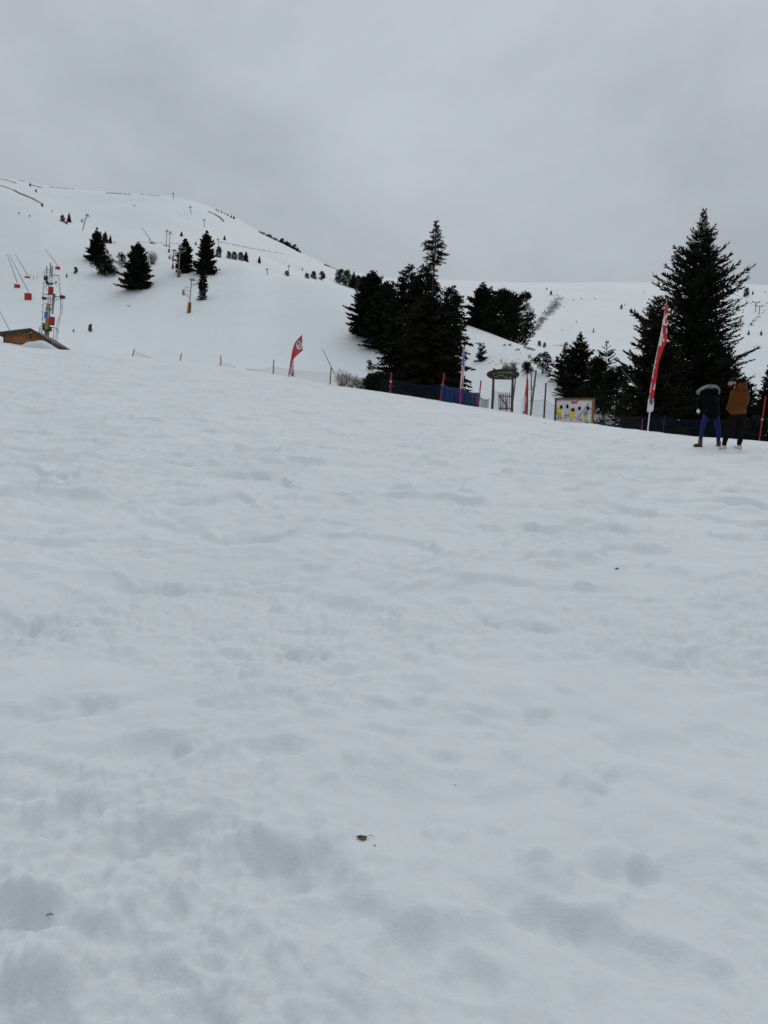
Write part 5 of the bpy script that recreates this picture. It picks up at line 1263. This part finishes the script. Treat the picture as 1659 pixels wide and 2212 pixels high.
# ------------------------------------------------------------------ people
class Body:
    """closed tubes and balls that a voxel remesh melts into one skin"""
    def __init__(s): s.mb = MB()
    def limb(s, pts, sides=14, lat=None):            # pts = [(x, y, z, rx, ry)], rounded at both ends
        P = [Vector(p[:3]) for p in pts]; n = len(P)
        A = []
        d0 = (P[1] - P[0]).normalized(); d1 = (P[-1] - P[-2]).normalized()
        r0 = min(pts[0][3], pts[0][4]); r1 = min(pts[-1][3], pts[-1][4])
        for a in (80, 50, 22): A.append((P[0] - d0 * r0 * math.sin(math.radians(a)) * .9, pts[0][3] * math.cos(math.radians(a)), pts[0][4] * math.cos(math.radians(a))))
        for i in range(n):
            A.append((P[i], pts[i][3], pts[i][4]))
            if i < n - 1: A.append((P[i].lerp(P[i + 1], .5), (pts[i][3] + pts[i + 1][3]) / 2, (pts[i][4] + pts[i + 1][4]) / 2))
        for a in (22, 50, 80): A.append((P[-1] + d1 * r1 * math.sin(math.radians(a)) * .9, pts[-1][3] * math.cos(math.radians(a)), pts[-1][4] * math.cos(math.radians(a))))
        b0 = len(s.mb.v)
        for i, (c, rx, ry) in enumerate(A):
            t = (A[min(i + 1, len(A) - 1)][0] - A[max(i - 1, 0)][0]).normalized()
            u = Vector(lat or (1, 0, 0)); u = (u - t * u.dot(t)).normalized(); w = t.cross(u)
            for k in range(sides):
                a = 2 * math.pi * k / sides; s.mb.v.append(c + u * math.cos(a) * rx + w * math.sin(a) * ry)
        for i in range(len(A) - 1):
            for k in range(sides):
                k2 = (k + 1) % sides; s.mb.f.append((b0 + i * sides + k, b0 + i * sides + k2, b0 + (i + 1) * sides + k2, b0 + (i + 1) * sides + k))
        s.mb.f.append(tuple(b0 + k for k in range(sides))[::-1]); s.mb.f.append(tuple(b0 + (len(A) - 1) * sides + k for k in range(sides)))
        return s
    def ball(s, *a): s.mb.ball(*a, 14, 10); return s
    def done(s, name, mat, parent, voxel=.012, smooth_it=4, wrinkle=0.0):
        o = s.mb.build(name, M[mat], parent, None, True)
        r = o.modifiers.new('remesh', 'REMESH'); r.mode = 'VOXEL'; r.voxel_size = voxel; r.use_smooth_shade = True
        if smooth_it: q = o.modifiers.new('smooth', 'SMOOTH'); q.iterations = smooth_it; q.factor = .5
        if wrinkle:
            tx = bpy.data.textures.new(name, 'CLOUDS'); tx.noise_scale = .07
            d = o.modifiers.new('folds', 'DISPLACE'); d.texture = tx; d.strength = wrinkle; d.mid_level = .5
        return o
def hand(b, wrist, d, side, up, spread=.5, curl=.6, s=1.0):
    """palm, four bent fingers of unequal length and a thumb that leaves the palm's side"""
    wrist, d, side, up = Vector(wrist), Vector(d).normalized(), Vector(side).normalized(), Vector(up).normalized()
    pe = wrist + d * .085 * s
    b.limb([(*(wrist), .026 * s, .020 * s), (*(wrist + d * .05 * s), .038 * s, .017 * s), (*pe, .040 * s, .014 * s)], lat=tuple(side))
    for k, L in enumerate((.070, .080, .074, .058)):
        base = pe + side * (.030 - .020 * k) * s; a = d + side * (.12 - .08 * k) * spread
        m = base + (a - up * curl * .4).normalized() * L * .45 * s; e = m + (a * .6 - up * curl).normalized() * L * .5 * s
        b.limb([(*base, .0095 * s, .0095 * s), (*m, .009 * s, .009 * s), (*e, .0075 * s, .0075 * s)], 8)
    tb = wrist + d * .028 * s + side * .034 * s
    b.limb([(*tb, .012 * s, .012 * s), (*(tb + (d * .5 + side * .7 - up * .3).normalized() * .035 * s), .011 * s, .011 * s), (*(tb + (d * .95 + side * .45 - up * .7).normalized() * .066 * s), .009 * s, .009 * s)], 8)

Z5 = .1129 / F * 20.0                    # metres in one pixel of the enlarged view of the two people
# --- man in the ochre jacket
mp_ = hit(1578, 968, 15, 24); PX = mp_.y / 20.0
man = empty('person', mp_, 'bearded person in an ochre brown hooded jacket and dark trousers, head bowed to the left', 'person', 'two people standing on the snow')
def X(x): return (x - 920) * Z5 * PX
def Zz(y): return (1500 - y) * Z5 * PX
def g_at(x, y=0.0): return H(mp_.x + x, mp_.y + y) - mp_.z
fL, fR = (X(838), .10), (X(1092), .0)
gL, gR = g_at(*fL), g_at(*fR)
b = Body()
# legs, trunk, neck, arms, hands (in the jacket's front pockets)
b.limb([(X(975), .02, Zz(880), .085, .09), (X(880), .04, Zz(1140), .060, .064), (X(835), .11, gL + .10, .040, .042)])
b.limb([(X(1105), .02, Zz(880), .088, .09), (X(1098), .0, Zz(1150), .060, .064), (X(1088), .02, gR + .10, .040, .042)])
b.limb([(X(830), .12, gL + .05, .04, .035), (X(790), .10, gL + .045, .04, .03)], lat=(0, 1, 0)); b.limb([(X(1085), .02, gR + .05, .04, .035), (X(1010), .0, gR + .045, .04, .03)], lat=(0, 1, 0))
b.limb([(X(1040), .01, Zz(860), .15, .115), (X(1030), .01, Zz(700), .14, .11), (X(1025), .02, Zz(520), .17, .12), (X(1020), .03, Zz(440), .15, .10)])
b.limb([(X(985), .04, Zz(410), .065, .06), (X(945), .055, Zz(330), .055, .055)])
b.limb([(X(890), .0, Zz(455), .055, .055), (X(862), -.03, Zz(620), .046, .046), (X(862), .11, Zz(745), .032, .032)])
hand(b, (X(868), .13, Zz(752)), (.5, .5, -.5), (-.3, .8, .2), (-.8, -.4, -.3), .3, .7)
b.limb([(X(1165), .03, Zz(455), .055, .055), (X(1190), .07, Zz(620), .046, .046), (X(1165), .18, Zz(735), .032, .032)])
hand(b, (X(1163), .19, Zz(738)), (-.35, .5, -.6), (.3, .8, .2), (.8, -.4, -.3), .3, .7)
# head in profile to the left, bowed
HX, HZ = X(898), Zz(272)
b.ball((HX + .010, .05, HZ + .025), .098, .078, .105); b.ball((HX - .042, .05, HZ - .035), .060, .060, .082); b.ball((HX - .065, .05, HZ + .012), .042, .052, .030)
b.ball((HX - .052, .05, HZ - .095), .040, .046, .030)
b.limb([(HX - .098, .05, HZ + .012, .010, .012), (HX - .122, .05, HZ - .030, .014, .018)], 8)
b.ball((HX - .098, .05, HZ - .072), .016, .022, .010)
b.ball((HX + .038, -.035, HZ - .005), .018, .012, .034)
b.done('body', 'skin', man, .0065, 2)
MB().ball((HX - .094, .012, HZ + .008), .010, .008, .007).build('eye', M['hair_dark'], man, None, True)
MB().ball((HX - .094, .088, HZ + .008), .010, .008, .007).build('eye', M['hair_dark'], man, None, True)
Body().limb([(HX - .085, .01, HZ + .028, .010, .008), (HX - .070, -.010, HZ + .032, .010, .008)], 8).done('eyebrow', 'hair_dark', man, .005, 1)
h = Body(); h.ball((HX + .022, .05, HZ + .062), .108, .088, .088); h.ball((HX + .068, .05, HZ + .01), .062, .078, .085); h.ball((HX - .055, .05, HZ + .082), .050, .062, .030); h.done('hair', 'hair_dark', man, .010, 3, .012)
h = Body(); h.ball((HX - .050, .05, HZ - .108), .056, .060, .052); h.ball((HX - .010, .05, HZ - .075), .055, .072, .045); h.limb([(HX + .012, -.018, HZ - .02, .018, .012), (HX - .010, -.008, HZ - .07, .030, .02), (HX - .055, .0, HZ - .10, .03, .025)]); h.limb([(HX - .088, .02, HZ - .062, .012, .010), (HX - .096, .05, HZ - .055, .014, .010), (HX - .088, .08, HZ - .062, .012, .010)], 8); h.done('beard', 'hair_dark', man, .008, 2, .008)
# jacket
j = Body()
j.limb([(X(1018), .01, Zz(790), .215, .165), (X(1012), .0, Zz(720), .225, .175), (X(1025), .0, Zz(600), .232, .180), (X(1030), .01, Zz(500), .228, .170), (X(1022), .03, Zz(430), .175, .135), (X(990), .04, Zz(385), .10, .10)], 20)
j.limb([(X(905), -.01, Zz(455), .090, .085), (X(878), -.05, Zz(560), .082, .08), (X(858), -.06, Zz(640), .074, .07), (X(852), .09, Zz(756), .060, .060)])
j.limb([(X(1155), .03, Zz(455), .090, .085), (X(1186), .05, Zz(560), .080, .08), (X(1182), .09, Zz(650), .070, .07), (X(1165), .17, Zz(730), .055, .055)])
j.done('jacket', 'ochre_jacket', man, .013, 4, .022)
Body().limb([(X(1025), .01, Zz(815), .222, .172), (X(1020), .01, Zz(778), .218, .168)], 20).done('jacket_hem', 'ochre_rib', man, .012, 2, .006)
k = Body(); k.limb([(X(975), .0, Zz(340), .07, .06), (X(1030), -.07, Zz(318), .09, .07), (X(1105), -.03, Zz(312), .075, .075), (X(1120), .06, Zz(325), .06, .06)]); k.limb([(X(1010), -.07, Zz(380), .10, .07), (X(1070), -.08, Zz(400), .10, .06), (X(1120), -.02, Zz(370), .07, .07)]); k.done('hood', 'ochre_jacket', man, .012, 3, .016)
Body().ball((X(884), -.095, Zz(468)), .030, .012, .032).done('sleeve_badge', 'dark_wood', man, .007, 1)
t = Body()
t.limb([(X(1030), .01, Zz(800), .185, .145), (X(1035), .01, Zz(890), .195, .150)], 20)
t.limb([(X(965), .02, Zz(890), .118, .125), (X(905), .03, Zz(1020), .098, .105), (X(872), .03, Zz(1150), .080, .088), (X(845), .08, Zz(1300), .068, .075), (X(828), .11, gL + .13, .060, .065)])
t.limb([(X(1105), .02, Zz(890), .118, .125), (X(1108), .0, Zz(1020), .100, .105), (X(1098), -.01, Zz(1150), .085, .09), (X(1098), .0, Zz(1300), .075, .08), (X(1088), .02, gR + .13, .062, .066)])
t.done('trousers', 'dark_trousers', man, .013, 4, .020)
for (x, y, g) in ((X(842), .10, gL), (X(1100), .0, gR)):
    w = Body(); w.limb([(x + .015, y, g + .075, .050, .045), (x, y, g + .045, .058, .045), (x - .13, y - .02, g + .035, .045, .036), (x - .17, y - .02, g + .03, .034, .028)], lat=(0, 1, 0)); o = w.done('shoe', 'shoe_white', man, .009, 2)
    Body().limb([(x + .03, y, g + .004, .05, .018), (x - .09, y - .01, g + .004, .05, .016), (x - .175, y - .02, g + .006, .034, .014)], lat=(0, 1, 0)).done('sole', 'fig_grey', o, .008, 1)
# --- person in the black parka, bending forward
wp = hit(1530, 962, 15, 24)
wo = empty('person', wp, 'person in a black parka with grey fur hood, blue leggings and brown boots, bending forward', 'person', 'two people standing on the snow')
def X2(x): return (x - 530) * Z5 * wp.y / 20
def Z2(y): return (1455 - y) * Z5 * wp.y / 20
def g2(x, y=0.0): return H(wp.x + x, wp.y + y) - wp.z
aL, aR = (X2(365), -.02), (X2(735), .02); gl, gr = g2(*aL), g2(*aR)
b = Body()
b.limb([(X2(465), .0, Z2(890), .078, .080), (X2(420), -.02, Z2(1010), .060, .064), (X2(390), -.03, Z2(1120), .048, .050), (X2(385), .0, Z2(1230), .046, .048), (X2(374), .0, gl + .10, .032, .036)])
b.limb([(X2(635), .0, Z2(890), .078, .080), (X2(665), -.02, Z2(1010), .060, .064), (X2(685), -.03, Z2(1120), .048, .050), (X2(712), .0, Z2(1230), .046, .048), (X2(726), .02, gr + .10, .032, .036)])
b.limb([(X2(370), .0, gl + .05, .035, .035), (X2(310), .0, gl + .045, .04, .03)], lat=(0, 1, 0)); b.limb([(X2(728), .02, gr + .05, .035, .035), (X2(680), .02, gr + .045, .04, .03)], lat=(0, 1, 0))
b.limb([(X2(545), .0, Z2(870), .145, .115), (X2(535), .05, Z2(700), .13, .105), (X2(515), .14, Z2(520), .15, .11), (X2(505), .19, Z2(460), .12, .09)])
b.limb([(X2(500), .22, Z2(440), .055, .055), (X2(495), .30, Z2(420), .05, .05)])
b.ball((X2(492), .38, Z2(425)), .080, .100, .100); b.ball((X2(490), .43, Z2(470)), .055, .060, .070); b.limb([(X2(490), .475, Z2(450), .012, .012), (X2(490), .50, Z2(480), .014, .014)], 8)
b.limb([(X2(385), .15, Z2(500), .05, .05), (X2(345), .20, Z2(650), .042, .042), (X2(335), .17, Z2(770), .030, .030)])
hand(b, (X2(334), .165, Z2(775)), (.05, .0, -1), (-.5, -.8, 0), (-.75, .6, 0), .4, .5)
b.limb([(X2(660), .15, Z2(500), .05, .05), (X2(690), .24, Z2(650), .042, .042), (X2(640), .33, Z2(740), .030, .030)])
hand(b, (X2(638), .335, Z2(743)), (-.4, .4, -.8), (.2, .9, 0), (.8, .2, -.3), .4, .6)
b.done('body', 'skin', wo, .0065, 2)
for s in (-1, 1): MB().ball((X2(491) + s * .030, .478, Z2(440)), .010, .008, .008).build('eye', M['hair_dark'], wo, None, True)
h = Body(); h.ball((X2(492), .36, Z2(412)), .092, .105, .105); h.ball((X2(560), .36, Z2(470)), .05, .07, .12); h.ball((X2(425), .36, Z2(470)), .05, .07, .12); h.done('hair', 'hair_dark', wo, .011, 3, .012)
p_ = Body()
p_.limb([(X2(548), -.01, Z2(880), .222, .165), (X2(545), .0, Z2(780), .222, .165), (X2(530), .04, Z2(640), .228, .165), (X2(518), .10, Z2(540), .235, .155), (X2(508), .15, Z2(470), .215, .13), (X2(502), .19, Z2(440), .13, .10)], 22)
p_.limb([(X2(390), .12, Z2(500), .085, .085), (X2(352), .18, Z2(640), .074, .074), (X2(338), .17, Z2(765), .055, .055)])
p_.limb([(X2(650), .12, Z2(500), .085, .085), (X2(695), .22, Z2(640), .074, .074), (X2(645), .32, Z2(735), .055, .055)])
p_.done('parka', 'black_parka', wo, .013, 4, .022)
hd = Body(); hd.limb([(X2(380), .10, Z2(450), .09, .07), (X2(440), .02, Z2(425), .09, .09), (X2(520), .0, Z2(415), .10, .10), (X2(600), .02, Z2(425), .09, .09), (X2(650), .10, Z2(450), .07, .07)]); hd.done('hood', 'black_parka', wo, .013, 3, .016)
R = np.random.RandomState(5)
rim = [(315, .16, 455), (335, .10, 420), (375, .04, 385), (430, .0, 358), (500, -.02, 345), (570, -.01, 345), (630, .02, 365), (668, .06, 400), (680, .12, 445)]
fb_ = Body(); fb_.limb([(X2(x), y, Z2(z), .028 + .022 * (320 < x < 700), .034) for x, y, z in rim]); fur = fb_.done('fur_trim', 'fur', wo, .011, 2)
n = 2600; s_ = R.rand(n) * (len(rim) - 1); i0 = s_.astype(int); f_ = (s_ - i0)[:, None]
RP = np.array([(X2(x), y, Z2(z)) for x, y, z in rim]); c_ = RP[i0] * (1 - f_) + RP[np.minimum(i0 + 1, len(rim) - 1)] * f_
q_ = R.normal(size=(n, 3)); q_ /= np.linalg.norm(q_, axis=1, keepdims=True)
tag(link('fur_hair', crown_mesh('fur_hair', diamonds(c_ + q_ * .035, q_ + [0, 0, -.3], R.uniform(.02, .05, n), .010, R), M['fur']), fur), kind='stuff')
l_ = Body()
l_.limb([(X2(545), .0, Z2(850), .16, .13), (X2(545), .0, Z2(890), .165, .14)], 18)
l_.limb([(X2(465), .0, Z2(890), .100, .105), (X2(420), -.02, Z2(1010), .080, .085), (X2(390), -.03, Z2(1120), .066, .070), (X2(385), .0, Z2(1230), .060, .064), (X2(374), .0, gl + .14, .046, .050)])
l_.limb([(X2(635), .0, Z2(890), .100, .105), (X2(665), -.02, Z2(1010), .080, .085), (X2(685), -.03, Z2(1120), .066, .070), (X2(712), .0, Z2(1230), .060, .064), (X2(722), .02, gr + .14, .046, .050)])
l_.done('leggings', 'blue_leggings', wo, .012, 4, .012)
for (x, y, g) in ((X2(375), .0, gl), (X2(733), .02, gr)):
    w = Body(); w.limb([(x, y, g + .19, .058, .058), (x, y, g + .11, .062, .060), (x + .005, y, g + .05, .065, .055)], lat=(0, 1, 0)); w.limb([(x, y, g + .055, .056, .05), (x - .10, y - .01, g + .045, .050, .040), (x - .165, y - .02, g + .035, .038, .030)], lat=(0, 1, 0)); o = w.done('boot', 'boot_brown', wo, .009, 2, .006)
    Body().limb([(x + .045, y, g + .006, .055, .018), (x - .08, y - .01, g + .006, .055, .016), (x - .185, y - .02, g + .010, .036, .016)], lat=(0, 1, 0)).done('sole', 'boot_sole', o, .008, 1)
# what is held
sb = Body(); c0 = Vector((X2(334), .125, Z2(808)))
for q in ((0, 0, 0, .044), (.018, .0, .02, .03), (-.02, .005, -.015, .03), (.02, -.01, -.03, .028), (-.012, -.01, .03, .026)): sb.ball((wp + c0 + Vector(q[:3])) - wp, q[3], q[3] * .9, q[3])
o = sb.done('snowball', 'snowball', None, .007, 1, .006); o.location = wp; tag(o, 'rough white snowball held low in the hand of the person in the black parka', 'snowball')
